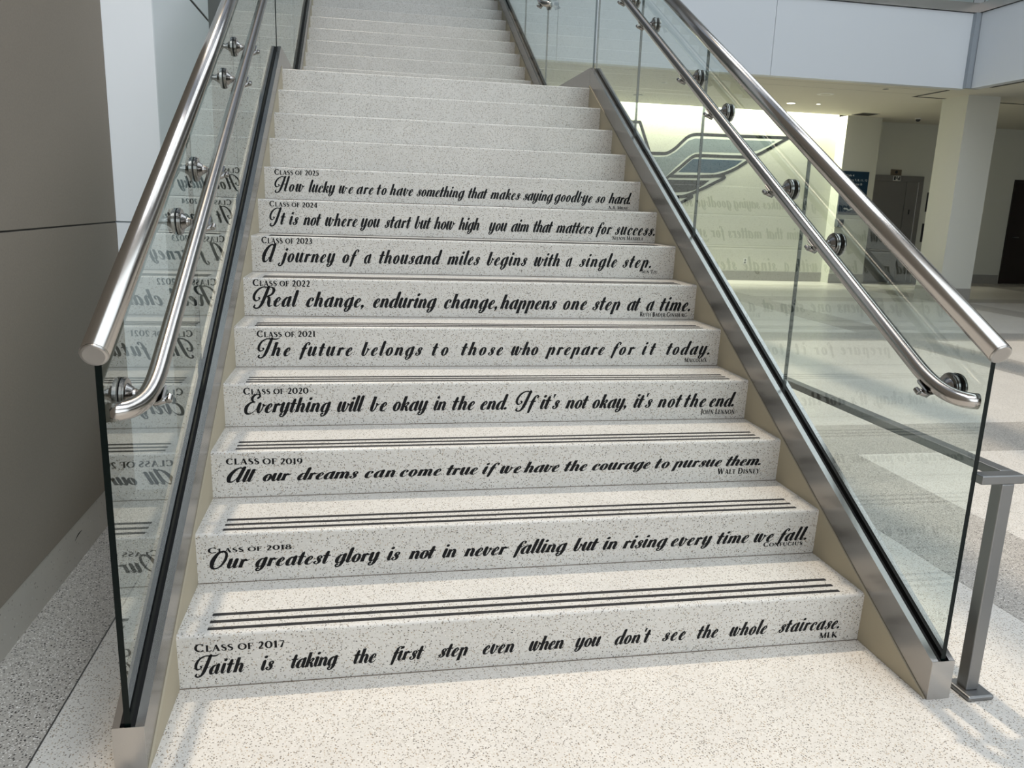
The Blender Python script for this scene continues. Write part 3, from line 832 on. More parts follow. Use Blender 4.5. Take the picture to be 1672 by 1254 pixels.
QUOTES = [(2017, 1, [-0.883, 0.042, 0.956, 0.047], [0.03, 0.033],
  [('Faith', -0.991, -0.86), ('is', -0.816, -0.779), ('taking', -0.735, -0.605), ('the', -0.563, -0.498), ('first', -0.459, -0.362), ('step', -0.321, -0.235),
   ('even', -0.192, -0.097), ('when', -0.054, 0.053), ('you', 0.086, 0.168), ("don't", 0.211, 0.326), ('see', 0.363, 0.438), ('the', 0.476, 0.545), ('whole', 0.583, 0.709),
   ('staircase.', 0.749, 0.96)],
  ('Class of 2017', -0.987, -0.75, 0.113, 0.111, 0.024), ('MLK', 0.895, 0.958, 0.015, 0.014, 0.02)),
 (2018, 2, [-0.91, 0.049, 0.995, 0.053], [0.032, 0.031],
  [('Our', -0.995, -0.876), ('greatest', -0.863, -0.633), ('glory', -0.623, -0.481), ('is', -0.46, -0.417), ('not', -0.392, -0.303), ('in', -0.284, -0.237),
   ('never', -0.214, -0.065), ('falling', -0.051, 0.131), ('but', 0.152, 0.239), ('in', 0.253, 0.305), ('rising', 0.322, 0.482), ('every', 0.494, 0.643), ('time', 0.661, 0.779),
   ('we', 0.798, 0.872), ('fall.', 0.888, 1.002)],
  ('Class of 2018', -0.998, -0.751, 0.101, 0.104, 0.018), ('Confucius', 0.837, 0.986, 0.033, 0.033, 0.017)),
 (2019, 3, [-0.826, 0.057, 0.956, 0.065], [0.027, 0.029],
  [('All', -0.985, -0.889), ('our', -0.868, -0.771), ('dreams', -0.755, -0.548), ('can', -0.528, -0.42), ('come', -0.407, -0.26), ('true', -0.243, -0.13), ('if', -0.115, -0.051),
   ('we', -0.051, 0.028), ('have', 0.035, 0.169), ('the', 0.187, 0.274), ('courage', 0.292, 0.517), ('to', 0.534, 0.592), ('pursue', 0.6, 0.801), ('them.', 0.817, 0.961)],
  ('CLASS OF 2019', -0.984, -0.735, 0.12, 0.115, 0.021), ('Walt Disney', 0.787, 0.96, 0.032, 0.031, 0.023)),
 (2020, 4, [-0.873, 0.054, 0.97, 0.054], [0.039, 0.039],
  [('Everything', -0.963, -0.649), ('will', -0.628, -0.524), ('be', -0.506, -0.441), ('okay', -0.42, -0.285), ('in', -0.265, -0.215), ('the', -0.193, -0.104),
   ('end.', -0.083, 0.027), ('If', 0.056, 0.151), ("it's", 0.155, 0.236), ('not', 0.258, 0.355), ('okay,', 0.37, 0.513), ("it's", 0.542, 0.623), ('not', 0.644, 0.75),
   ('the', 0.759, 0.854), ('end.', 0.869, 0.983)],
  ('Class of 2020', -0.963, -0.73, 0.124, 0.126, 0.025), ('John Lennon', 0.836, 0.985, 0.022, 0.021, 0.023)),
 (2021, 5, [-0.853, 0.046, 0.965, 0.051], [0.038, 0.039],
  [('The', -0.947, -0.817), ('future', -0.785, -0.572), ('belongs', -0.537, -0.286), ('to', -0.248, -0.178), ('those', -0.125, 0.054), ('who', 0.088, 0.207),
   ('prepare', 0.237, 0.502), ('for', 0.53, 0.645), ('it', 0.672, 0.737), ('today.', 0.785, 0.989)],
  ('Class of 2021', -0.946, -0.72, 0.123, 0.125, 0.026), ('MalcolmX', 0.875, 0.98, 0.017, 0.017, 0.019)),
 (2022, 6, [-0.85, 0.043, 0.973, 0.041], [0.045, 0.045],
  [('Real', -0.996, -0.801), ('change,', -0.773, -0.525), ('enduring', -0.485, -0.202), ('change,', -0.17, 0.074), ('happens', 0.086, 0.353), ('one', 0.383, 0.497),
   ('step', 0.524, 0.659), ('at', 0.693, 0.76), ('a', 0.788, 0.828), ('time.', 0.855, 1.01)],
  ('Class of 2022', -0.993, -0.755, 0.13, 0.131, 0.029), ('Ruth Bader Ginsburg', 0.76, 0.994, 0.013, 0.012, 0.021)),
 (2023, 7, [-0.788, 0.048, 0.867, 0.055], [0.042, 0.045],
  [('A', -0.987, -0.919), ('journey', -0.917, -0.654), ('of', -0.623, -0.543), ('a', -0.523, -0.487), ('thousand', -0.453, -0.151), ('miles', -0.129, 0.033),
   ('begins', 0.066, 0.268), ('with', 0.301, 0.433), ('a', 0.463, 0.495), ('single', 0.532, 0.727), ('step.', 0.757, 0.909)],
  ('Class of 2023', -0.986, -0.759, 0.131, 0.133, 0.029), ('Sun Tzu', 0.862, 0.946, 0.027, 0.026, 0.018)),
 (2024, 8, [-0.774, 0.044, 0.997, 0.041], [0.044, 0.041],
  [('It', -0.981, -0.902), ('is', -0.887, -0.84), ('not', -0.82, -0.73), ('where', -0.713, -0.552), ('you', -0.54, -0.44), ('start', -0.418, -0.282), ('but', -0.267, -0.181),
   ('how', -0.169, -0.055), ('high', -0.042, 0.07), ('you', 0.116, 0.215), ('aim', 0.236, 0.332), ('that', 0.353, 0.461), ('matters', 0.477, 0.684), ('for', 0.697, 0.79),
   ('success.', 0.803, 1.028)],
  ('Class of 2024', -0.978, -0.749, 0.13, 0.131, 0.026), ('Nelson Mandela', 0.79, 0.964, 0.013, 0.014, 0.02)),
 (2025, 9, [-0.883, 0.043, 0.946, 0.04], [0.04, 0.039],
  [('How', -0.982, -0.826), ('lucky', -0.808, -0.669), ('we', -0.652, -0.575), ('are', -0.559, -0.468), ('to', -0.452, -0.398), ('have', -0.384, -0.256),
   ('something', -0.238, 0.026), ('that', 0.044, 0.153), ('makes', 0.167, 0.338), ('saying', 0.353, 0.525), ('goodbye', 0.532, 0.754), ('so', 0.772, 0.829),
   ('hard.', 0.848, 0.983)],
  ('Class of 2025', -0.98, -0.753, 0.125, 0.129, 0.028), ('A.A. Milne', 0.85, 0.966, 0.009, 0.009, 0.017))]

# letter width against x-height, line by line
HS = {2017: 1.02, 2018: 1.25, 2019: 1.50, 2020: 1.06, 2021: 1.08, 2022: 1.02, 2023: 0.98, 2024: 0.91, 2025: 0.96}
CLASS_TXT, NAME_TXT = 0, 1
for year, k, (xa, ha, xb, hb), (xh0, xh1), words, cls, att in QUOTES:
    y0, z0 = (k - 1) * RUN, (k - 1) * R
    base = lambda x: ha + (hb - ha) * (x - xa) / (xb - xa)
    xh = (xh0 + xh1) / 2 * 0.88
    bm = bmesh.new()
    for w, x0, x1 in words:
        polys_to_riser(bm, script_polys(w, xh, x0, x1, HS[year]), y0, z0, LEAN, R - NOSE, 0.0005, base)
    o = link('quote_lettering', bm, M['vinyl'], steps[k])
    o['label'] = 'large black script lettering of the quote'
    for nm, (txt, x0, x1, h0, h1, cap), lab in (('year_lettering', cls, 'small black capitals naming the class year'),
                                                ('author_lettering', att, 'tiny black capitals crediting the quote')):
        bm = bmesh.new()
        f = lambda x: h0 + (h1 - h0) * (x - x0) / (x1 - x0)
        polys_to_riser(bm, roman_polys(txt, x0, x1, cap), y0, z0, LEAN, R - NOSE, 0.0005, f)
        o = link(nm, bm, M['vinyl'], steps[k])
        o['label'] = lab

# cream stringers that carry the flight, and the landing's edge
for s in (-1, 1):
    bm = bmesh.new()
    z_at = lambda y: SLOPE * (y - SH_Y) - 0.0
    drop = 0.40
    ye = Y_TOP + 0.0145
    pts = [(SH_Y + 0.004, 0.001), (SH_Y + 0.004 + drop / SLOPE, 0.001), (ye, z_at(ye) - drop), (LAND_END, z_at(ye) - drop), (LAND_END, LAND_Z - 0.001), (ye + 0.0005, LAND_Z - 0.001), (ye, z_at(ye))]
    prism_x(bm, pts, s * HW if s > 0 else -1.104, 1.104 if s > 0 else -HW)
    link('stringer', bm, M['cream'], flight)
# plastered underside
bm = bmesh.new()
pts = [(0.75, 0.001), (0.85, 0.001), (Y_TOP + 0.05, LAND_Z - 0.33), (LAND_END, LAND_Z - 0.33), (LAND_END, LAND_Z - 0.25), (Y_TOP, LAND_Z - 0.25)]
prism_x(bm, pts, -HW + 0.002, HW - 0.002)
link('soffit', bm, M['cream'], flight)

# ---------------------------------------------------------------- upper flight
OY, OZ = LAND_END, LAND_Z
upper = thing('staircase', 'upper flight of plain pale terrazzo steps rising from the landing, without lettering', 'staircase', (0, OY, OZ))
for k in range(1, 14):
    make_step('step', OY + (k - 1) * RUN, OZ + k * R, RUN if k < 13 else 9.258 - LEAN - OY - 12 * RUN, -HW, HW, upper)
for s in (-1, 1):
    bm = bmesh.new()
    z_at = lambda y: OZ + SLOPE * (y - OY - SH_Y)
    y0, ye = OY + SH_Y + 0.004, OY + Y_TOP + 0.0145
    prism_x(bm, [(y0, OZ + 0.001), (y0 + 0.40 / SLOPE, OZ + 0.001), (ye, z_at(ye) - 0.40), (ye, z_at(ye))], s * HW if s > 0 else -1.104, 1.104 if s > 0 else -HW)
    link('stringer', bm, M['cream'], upper)

# ---------------------------------------------------------------- balustrades
def glass_panel(bm, pts, x):
    prism_x(bm, pts, x - GT, x + GT, 1, 0)

def bracket(parent, s, y, xg, z):
    """glass-mounted handrail bracket: two discs either side of the pane, cone, arm and saddle"""
    bm = bmesh.new()
    inner = xg - s * GT
    disc_stack(bm, (inner, y, z), (-s, 0, 0), [(0.0015, .038), (0.003, .040), (0.008, .040), (0.0085, .037), (0.0125, .037), (0.013, .026), (0.0145, .025), (0.025, .0165), (0.0255, .0145), (0.031, .0135), (0.0315, .0115), (0.036, .0112), (0.037, .0085), (0.058, .008)])
    arm = link('bracket', bm, M['steel_bright'], parent)
    bm = bmesh.new()
    disc_stack(bm, (inner, y, z), (-s, 0, 0), [(-.0005, .0395), (0.0015, .0395)])
    link('bracket_gasket', bm, M['rubber'], arm)
    bm = bmesh.new()
    disc_stack(bm, (xg + s * GT, y, z), (s, 0, 0), [(-.0005, .0395), (0.0012, .0395), (0.0014, .038), (0.008, .037), (0.010, .032)])
    link('bracket_back_plate', bm, M['steel_bright'], arm)
    bm = bmesh.new()
    hx = s * 1.0
    n = Vector((0, math.sin(math.atan(SLOPE)), -math.cos(math.atan(SLOPE))))
    c = Vector((hx, y, z))
    # saddle cradle under the rail, with the knuckle that holds it
    along = Vector((0, math.cos(math.atan(SLOPE)), math.sin(math.atan(SLOPE))))
    out_ = Vector((s, 0, 0))
    a0 = Vector((inner - s * 0.050, y, z))
    tip = c + n * 0.014 - out_ * 0.031
    tube(bm, [a0, a0 * 0.5 + (c + n * 0.020) * 0.5, c + n * 0.026, tip], [.008, .010, .011, .0085], 16)
    # curved cradle plate hugging the rail's underside
    pr = []
    cr = c + Vector((0, 0, 0.012))
    for k in range(7):
        ang = math.radians(-70 + 140 * k / 6)
        pr.append(n * math.cos(ang) - out_ * math.sin(ang))
    rows = []
    for rad in (0.0218, 0.0262):
        for e in (-0.022, 0.022):
            rows.append([bm.verts.new(cr + d * rad + along * e) for d in pr])
    i0, i1, o0, o1 = rows
    for k in range(6):
        bm.faces.new((o0[k], o0[k + 1], o1[k + 1], o1[k]))
        bm.faces.new((i0[k], i1[k], i1[k + 1], i0[k + 1]))
        bm.faces.new((i0[k], i0[k + 1], o0[k + 1], o0[k]))
        bm.faces.new((i1[k + 1], i1[k], o1[k], o1[k + 1]))
    for k in (0, 6):
        bm.faces.new((i0[k], o0[k], o1[k], i1[k]))
    disc_stack(bm, tip, along, [(-.010, .005), (-.0085, .0075), (.0085, .0075), (.010, .005)], 16)
    bmesh.ops.recalc_face_normals(bm, faces=bm.faces)
    link('bracket_saddle', bm, M['steel_bright'], arm)

def balustrade(s, joints, bracket_ys, label, start=SH_Y + 0.006, lead=False):
    t = thing('glass_balustrade', label, 'stair railing', (s * GX, SH_Y, 0))
    ye = Y_TOP + 0.015
    # base channel: two sides, lips and a front cap
    bm = bmesh.new()
    def band(xa, xb, lo, hi, y0=SH_Y, y1=ye):
        pts = [(y0, max(0.0005, SLOPE * (y0 - SH_Y) + lo)), (y0, SLOPE * (y0 - SH_Y) + hi), (y1, SLOPE * (y1 - SH_Y) + hi), (y1, SLOPE * (y1 - SH_Y) + lo)]
        prism_x(bm, pts, min(xa, xb), max(xa, xb))
    band(s * SH_IN, s * (GX - 0.0175), 0.0005, 0.118)
    band(s * (GX + 0.0165), s * SH_OUT, 0.0005, 0.118)
    band(s * (GX - 0.0175), s * (GX + 0.0165), 0.0005, 0.085)
    channel = link('base_channel', bm, M['steel_channel'], t)
    link('channel_end_cap', new_box(min(s * SH_IN, s * SH_OUT), max(s * SH_IN, s * SH_OUT), SH_Y - 0.002, SH_Y, 0.0005, 0.119), M['steel_plate'], channel)
    bm = bmesh.new()
    band(s * (GX - 0.0175), s * (GX - GT), 0.085, 0.1150, SH_Y + 0.001)
    band(s * (GX + GT), s * (GX + 0.0165), 0.085, 0.1150, SH_Y + 0.012)
    link('gasket', bm, M['rubber'], channel)
    # glass panes
    ya = start
    if lead:        # the pane's foot below the first joint runs on from the landing's pane
        bm = bmesh.new()
        a, b = SH_Y - 0.020, start - 0.002
        zl = rail_z(Y_TOP) - 0.01 - OZ
        glass_panel(bm, [(a, shoe_top(a) - 0.030), (a, zl), (b, zl), (b, shoe_top(b) - 0.030)], s * GX)
        bm.normal_update()
        for f in bm.faces:
            f.material_index = 0 if abs(f.normal.x) > 0.5 else 2
        bmesh.ops.delete(bm, geom=[f for f in bm.faces if f.normal.y < -0.9], context='FACES_ONLY')
        link('glass_pane', bm, [M['glass'], M['glass_edge'], M['glass_joint']], t)
    for yb in joints:
        bm = bmesh.new()
        g = 0.002
        a, b = (ya if ya < -0.3 else ya + g), yb - g
        glass_panel(bm, [(a, shoe_top(a) - 0.030), (a, rail_z(a) - 0.010), (b, rail_z(b) - 0.010), (b, shoe_top(b) - 0.030)], s * GX)
        bm.normal_update()
        for f in bm.faces:      # the polished front edge is dark, the butt joints between panes paler
            if abs(f.normal.x) < 0.5 and not (abs(f.normal.y) > 0.9 and f.calc_center_median().y < SH_Y + 0.02):
                f.material_index = 2
        link('glass_pane', bm, [M['glass'], M['glass_edge'], M['glass_joint']], t)
        ya = yb
    # capping rail
    bm = bmesh.new()
    y0, y1 = SH_Y - 0.012, ye + 0.002
    d = Vector((0, 1, SLOPE)).normalized()
    tube(bm, [(s * GX, y0, rail_z(y0)), (s * GX, y1, rail_z(y1))], 0.0290, 64)
    rail = link('top_rail', bm, M['steel'], t)
    bm = bmesh.new()
    disc_stack(bm, (s * GX, y0, rail_z(y0)), -d, [(-.001, .0280), (0.002, .0280), (0.0045, .0262), (0.005, .022), (0.0048, .010)], 40)
    link('end_cap', bm, M['steel_plate'], rail)
    # handrail: straight run, bent outwards to the glass at its foot
    path = []
    p0, p1, p2, p3 = Vector((s * 1.0, -0.115, hand_z(-0.115))), Vector((s * 1.0, -0.205, hand_z(-0.205))), Vector((s * 1.002, -0.272, 0.866)), Vector((s * 1.066, -0.288, 0.866))
    for k in range(13):
        u = k / 12
        path.append((1 - u) ** 3 * p0 + 3 * u * (1 - u) ** 2 * p1 + 3 * u * u * (1 - u) * p2 + u ** 3 * p3)
    path = list(reversed(path))
    yend = Y_TOP - 0.06
    for k in range(1, 9):
        y = -0.115 + (yend + 0.115) * k / 8
        path.append(Vector((s * 1.0, y, hand_z(y))))
    path += [Vector((s * 1.0, yend + 0.03, hand_z(yend) + 0.012))]
    bm = bmesh.new()
    tube(bm, path, 0.0215, 64)
    hand = link('handrail', bm, M['steel'], t)
    for y in bracket_ys:
        bracket(t, s, y, s * GX, hand_z(y) - 0.012)
    return t

balustrade(1, [0.689, 1.678, 2.670, 3.590], [-0.185, 0.455, 0.795, 1.41, 1.76, 2.43, 2.80, 3.35],
           'glass stair railing with steel handrail on the right side of the lower flight')
balustrade(-1, [0.722, 1.720, 2.700, 3.590], [-0.185, 0.48, 0.77, 1.45, 1.76, 2.45, 2.80, 3.35],
           'glass stair railing with steel handrail on the left side, beside the taupe wall')

UPB = [0.45, 0.795, 1.41, 1.76, 2.43, 2.80, 3.35]
for s, lab in ((1, 'glass stair railing with steel handrail on the right side of the upper flight'),
               (-1, 'glass stair railing with steel handrail on the left side of the upper flight')):
    t = balustrade(s, [0.880, 1.87, 2.86, 3.56], [-0.185] + UPB, lab, -0.146, True)
    t.location += Vector((0, OY, OZ))

def landing_rail(s, label):
    """level guard along the landing's edge"""
    t = thing('landing_balustrade', label, 'glass guard', (s * GX, Y_TOP + 0.02, LAND_Z))
    y0, y1 = Y_TOP + 0.0185, OY + SH_Y - 0.020
    zt = shoe_top(Y_TOP + 0.015)
    bm = bmesh.new()
    box(bm, min(s * SH_IN, s * (GX - 0.0175)), max(s * SH_IN, s * (GX - 0.0175)), y0, y1, LAND_Z + 0.0005, zt)
    box(bm, min(s * SH_OUT, s * (GX + 0.0165)), max(s * SH_OUT, s * (GX + 0.0165)), y0, y1, LAND_Z + 0.0005, zt)
    box(bm, min(s * (GX - 0.0175), s * (GX + 0.0165)), max(s * (GX - 0.0175), s * (GX + 0.0165)), y0, y1, LAND_Z + 0.0005, zt - 0.035)
    link('base_channel', bm, M['steel_channel'], t)
    zr = rail_z(Y_TOP) - 0.01
    bm = bmesh.new()
    prism_x(bm, [(3.662, zt - 0.03), (3.662, zr), (y1, zr), (y1, zt - 0.03)], s * GX - GT, s * GX + GT, 1, 0)
    bm.normal_update()
    bmesh.ops.delete(bm, geom=[f for f in bm.faces if f.normal.y > 0.9], context='FACES_ONLY')
    link('glass_pane', bm, [M['glass'], M['glass_joint']], t)
    bm = bmesh.new()
    tube(bm, [(s * GX, y0 + 0.03, zr + 0.01), (s * GX, y1 - 0.035, zr + 0.01)], 0.029, 32)
    link('top_rail', bm, M['steel'], t)

landing_rail(1, 'glass guard with steel curb along the right edge of the landing')
landing_rail(-1, 'glass guard along the left edge of the landing')

# ---------------------------------------------------------------- low guard beside the flight
g = thing('guard_rail', 'low grey steel guard rail on the floor right of the stairs', 'guard rail', (1.188, -0.29, 0))
bm = bmesh.new()
box(bm, 1.148, 1.231, -0.345, -0.250, 0.0005, 0.016, 0.005)
link('base_plate', bm, M['steel_dull'], g)
bm = bmesh.new()
box(bm, 1.164, 1.203, -0.313, -0.274, 0.016, 0.640, 0.003)
link('post', bm, M['steel_dull'], g)
bm = bmesh.new()
box(bm, 1.098, 1.2305, -0.3145, -0.2725, 0.640, 0.6655, 0.003)
link('end_bar', bm, M['steel_dull'], g)
bm = bmesh.new()
box(bm, 1.1885, 1.2305, -0.2720, 2.30, 0.640, 0.6655, 0.003)
link('side_bar', bm, M['steel_dull'], g)
bm = bmesh.new()
box(bm, 1.1885, 1.2275, 2.255, 2.294, 0.016, 0.640, 0.003)
link('post', bm, M['steel_dull'], g)
bm = bmesh.new()
box(bm, 1.168, 1.248, 2.230, 2.320, 0.0005, 0.016, 0.005)
link('base_plate', bm, M['steel_dull'], g)

# ---------------------------------------------------------------- emblem on the lit wall
EY = 13.0995
# outlines in metres on the wall (x, z)
emb = thing('wall_emblem', 'large wing emblem in grey, teal and black on the lit cream wall', 'wall emblem', (5.6, 13.099, 2.2))
def flat_shape(name, pts, mat, depth):
    bm = bmesh.new()
    a = [bm.verts.new((x, EY - depth, z)) for x, z in pts]
    b = [bm.verts.new((x, EY, z)) for x, z in pts]
    f = bm.faces.new(a)
    fs = [f]
    for i in range(len(a)):
        fs.append(bm.faces.new((a[i], a[(i + 1) % len(a)], b[(i + 1) % len(a)], b[i])))
    bmesh.ops.recalc_face_normals(bm, faces=fs)
    bmesh.ops.triangulate(bm, faces=[f])
    return link(name, bm, mat, emb)
def outline(name, paths, mat, depth, width):
    bm = bmesh.new()
    for i, pts in enumerate(paths):
        for p in ribbon([(x, z, width) for x, z in pts], True):
            vs = [bm.verts.new((x, EY - depth - 0.0002 * i, z)) for x, z in p]
            try:
                f = bm.faces.new(vs)
                f.normal_update()
                if f.normal.y > 0:
                    f.normal_flip()
            except ValueError:
                pass
    return link(name, bm, mat, emb)
sm = lambda pts: [p[:2] for p in catmull([(a, b, 0) for a, b in pts], 6)]
up_edge = sm([(4.691, 2.964), (4.797, 2.717), (4.929, 2.407)])
crest = sm([(4.957, 2.404), (5.124, 2.407), (5.271, 2.418), (5.427, 2.508), (5.561, 2.634), (5.684, 2.742), (5.824, 2.792), (6.054, 2.799), (6.788, 2.806), (7.786, 2.823)])
tip1 = sm([(7.786, 2.823), (7.503, 2.658), (7.196, 2.488), (6.978, 2.418)])
mid = sm([(5.237, 1.888), (5.395, 2.023), (5.576, 2.174), (5.734, 2.313), (5.848, 2.391), (5.993, 2.406), (6.458, 2.411), (6.978, 2.418)])
tip2 = sm([(6.985, 2.356), (6.752, 2.200), (6.515, 2.090), (6.274, 2.027), (5.883, 2.007), (5.446, 1.994)])
tip3 = sm([(5.398, 1.992), (5.883, 2.007), (6.508, 2.031), (6.287, 1.890), (6.051, 1.769), (5.768, 1.647), (5.576, 1.606), (5.260, 1.595)])
tip4 = sm([(5.260, 1.595), (5.576, 1.606), (5.868, 1.626), (5.728, 1.544), (5.588, 1.463)])
flat_shape('white_field', ([(4.691, 2.964), (4.929, 2.407)] + crest + tip1[1:-1] + [(6.985, 2.356), (6.752, 2.200), (6.508, 2.031), (6.051, 1.769), (5.868, 1.626), (5.588, 1.463), (4.958, 1.442), (4.559, 2.011), (4.423, 2.959)]), M['emblem_white'], 0.0006)
flat_shape('grey_feather', ([(4.962, 2.345), (5.129, 2.346), (5.295, 2.360), (5.456, 2.454), (5.590, 2.570), (5.702, 2.673), (5.831, 2.718), (7.523, 2.746), (7.378, 2.652), (7.163, 2.553), (6.920, 2.491), (5.987, 2.472), (5.843, 2.452), (5.704, 2.371), (5.480, 2.170), (5.245, 1.939), (5.013, 1.676), (4.693, 1.797), (4.796, 2.338)]), M['emblem_grey'], 0.0012)
flat_shape('teal_feather', ([(5.536, 2.073), (5.671, 2.200), (5.828, 2.339), (6.866, 2.351), (6.722, 2.244), (6.509, 2.146), (6.268, 2.087)]), M['emblem_blue'], 0.0012)
flat_shape('black_feather', ([(5.162, 1.921), (6.207, 1.943), (6.070, 1.837), (5.906, 1.748), (5.762, 1.707), (5.568, 1.691), (5.180, 1.693)]), M['emblem_dark'], 0.0012)
outline('outline', [[(4.423, 2.959), (4.691, 2.964)], up_edge, crest, tip1, mid, tip2, tip3, tip4], M['emblem_dark'], 0.0016, 0.058)

# ---------------------------------------------------------------- things on the far walls
sg = thing('directory_sign', 'navy directory sign with white lettering on the wall left of the elevator', 'sign', (9.15, 12.80, 1.42))
bm = bmesh.new()
box(bm, 8.862, 9.452, 12.785, 12.7992, 1.415, 2.225)
board = link('board', bm, M['sign_blue'], sg)
def sans(text, x, z, h, y, mat, parent, name='lettering', width=None):
    cu = bpy.data.curves.new('tmp', 'FONT')
    cu.body = text
    cu.size = h / 0.72
    ob = bpy.data.objects.new('tmp', cu)
    COL.objects.link(ob)
    dg = bpy.context.evaluated_depsgraph_get()
    me = bpy.data.meshes.new_from_object(ob.evaluated_get(dg))
    bm = bmesh.new()
    bm.from_mesh(me)
    bpy.data.objects.remove(ob)
    bpy.data.meshes.remove(me)
    xs = [v.co.x for v in bm.verts]
    k = width / (max(xs) - min(xs)) if width else 1.0
    for v in bm.verts:
        v.co = Vector((x + (v.co.x - min(xs)) * k, y, z + v.co.y))
    bm.normal_update()
    for f in bm.faces:
        if f.normal.y > 0:
            f.normal_flip()
    return link(name, bm, mat, parent)
sans('Cafe 4', 8.955, 2.125, 0.040, 12.7845, M['sign_white'], board, width=0.17)
sans('Elevators 7, 8, 11, 12', 8.905, 2.040, 0.040, 12.7845, M['sign_white'], board, width=0.52)
sans('Suite B', 9.120, 1.960, 0.040, 12.7845, M['sign_white'], board, width=0.20)
bm = bmesh.new()
for s in (-1, 1):
    for p in ribbon([(9.10 + s * 0.005, 1.465, 0.012), (9.10 + s * 0.05, 1.492, 0.022), (9.10 + s * 0.11, 1.497, 0.004)]):
        f = bm.faces.new([bm.verts.new((x, 12.7845, z)) for x, z in p])
        f.normal_update()
        if f.normal.y > 0: f.normal_flip()
link('emblem', bm, M['sign_white'], board)
link('lower_frame', new_box(8.862, 9.452, 12.78, 12.7992, 1.375, 1.414), M['grey_plastic'], sg)

sd = thing('hand_sanitizer_dispenser', 'dark grey wall dispenser mounted below the navy directory sign', 'dispenser', (8.892, 12.80, 1.13))
bm = bmesh.new()
box(bm, 8.822, 8.968, 12.69, 12.7995, 1.13, 1.285, 0.012)
link('housing', bm, M['grey_plastic'], sd)
link('window', new_box(8.905, 8.945, 12.686, 12.6902, 1.17, 1.26), M['dark_plastic'], sd)

ou = thing('wall_outlet', 'small white outlet plate low on the lit cream wall', 'outlet', (7.12, 13.0995, 0.335))
bm = bmesh.new()
box(bm, 7.08, 7.16, 13.093, 13.0995, 0.325, 0.445, 0.003)
link('plate', bm, M['white_plastic'], ou)
bm = bmesh.new()
box(bm, 7.105, 7.135, 13.0915, 13.0935, 0.345, 0.378)
box(bm, 7.105, 7.135, 13.0915, 13.0935, 0.392, 0.425)
link('sockets', bm, M['grey_plastic'], ou)

el = thing('elevator', 'dim steel elevator doors in a metal frame at the back right', 'elevator', (10.45, 13.40, 0))
bm = bmesh.new()
box(bm, 9.66, 11.135, 13.355, 13.3995, 2.095, 2.215, 0.004)
box(bm, 11.02, 11.135, 13.355, 13.3995, 0.0, 2.095, 0.004)
box(bm, 9.66, 9.775, 13.355, 13.3995, 0.0, 2.095, 0.004)
link('door_frame', bm, M['elevator'], el)
link('door_panel', new_box(9.775, 10.752, 13.380, 13.3985, 0.01, 2.095), M['elevator'], el)
d2 = link('door_panel', new_box(10.756, 11.02, 13.372, 13.3985, 0.01, 2.095), M['elevator'], el)
link('key_slot', new_box(10.868, 10.898, 13.369, 13.3722, 1.43, 1.53), M['dark_plastic'], d2)
link('door_sill', new_box(9.66, 11.135, 13.30, 13.3995, 0.0016, 0.010), M['steel_dull'], el)

fp = thing('floor_number_plate', 'small plate with a black pictogram on the elevator header', 'plate', (10.48, 13.355, 2.11))
link('plate', new_box(10.40, 10.57, 13.350, 13.3548, 2.108, 2.205), M['white_plastic'], fp)
bm = bmesh.new()
for x0, x1, z0, z1 in ((10.415, 10.455, 2.12, 2.195), (10.470, 10.495, 2.145, 2.195), (10.505, 10.525, 2.12, 2.17), (10.532, 10.556, 2.12, 2.195)):
    box(bm, x0, x1, 13.348, 13.3502, z0, z1)
link('pictogram', bm, M['dark_plastic'], fp)
lp = thing('elevator_lantern', 'bronze indicator plate on the wall above the elevator header', 'indicator', (10.47, 13.40, 2.23))
link('plate', new_box(10.352, 10.60, 13.385, 13.3995, 2.222, 2.338), M['bronze'], lp)
bm = bmesh.new()
disc_stack(bm, (10.478, 13.386, 2.285), (0, -1, 0), [(0, .032), (.004, .032), (.006, .024)], 20)
link('arrow_lens', bm, M['dark_plastic'], lp)
cp = thing('call_panel', 'dark narrow panel on the wall right of the elevator', 'panel', (11.36, 13.40, 1.5))
link('plate', new_box(11.285, 11.42, 13.388, 13.3995, 1.50, 1.90), M['dark_plastic'], cp)
link('lens', new_box(11.31, 11.395, 13.386, 13.3882, 1.74, 1.84), M['grey_plastic'], cp)
cb = thing('call_panel', 'lower dark call button plate on the wall right of the elevator', 'panel', (11.36, 13.40, 0.9))
link('plate', new_box(11.27, 11.40, 13.388, 13.3995, 0.86, 1.25), M['dark_plastic'], cb)
bm = bmesh.new()
disc_stack(bm, (11.335, 13.388, 1.05), (0, -1, 0), [(0, .02), (.004, .02), (.005, .014)], 16)
link('button', bm, M['bronze'], cb)

bm = bmesh.new()
box(bm, 13.42, 14.44, 13.37, 13.3995, 0.005, 2.19, 0.004)
d1 = struct('door_1', bm, M['door_wood'])
bm = bmesh.new()
box(bm, 13.36, 13.42, 13.36, 13.3995, 0.0, 2.24)
box(bm, 14.44, 14.50, 13.36, 13.3995, 0.0, 2.24)
box(bm, 13.42, 14.44, 13.36, 13.3995, 2.19, 2.24)
link('door_frame', bm, M['door_wood'], d1)
bm = bmesh.new()
tube(bm, [(13.52, 13.37, 1.02), (13.52, 13.32, 1.02), (13.63, 13.32, 1.02)], 0.011, 12)
link('door_handle', bm, M['steel_dull'], d1)

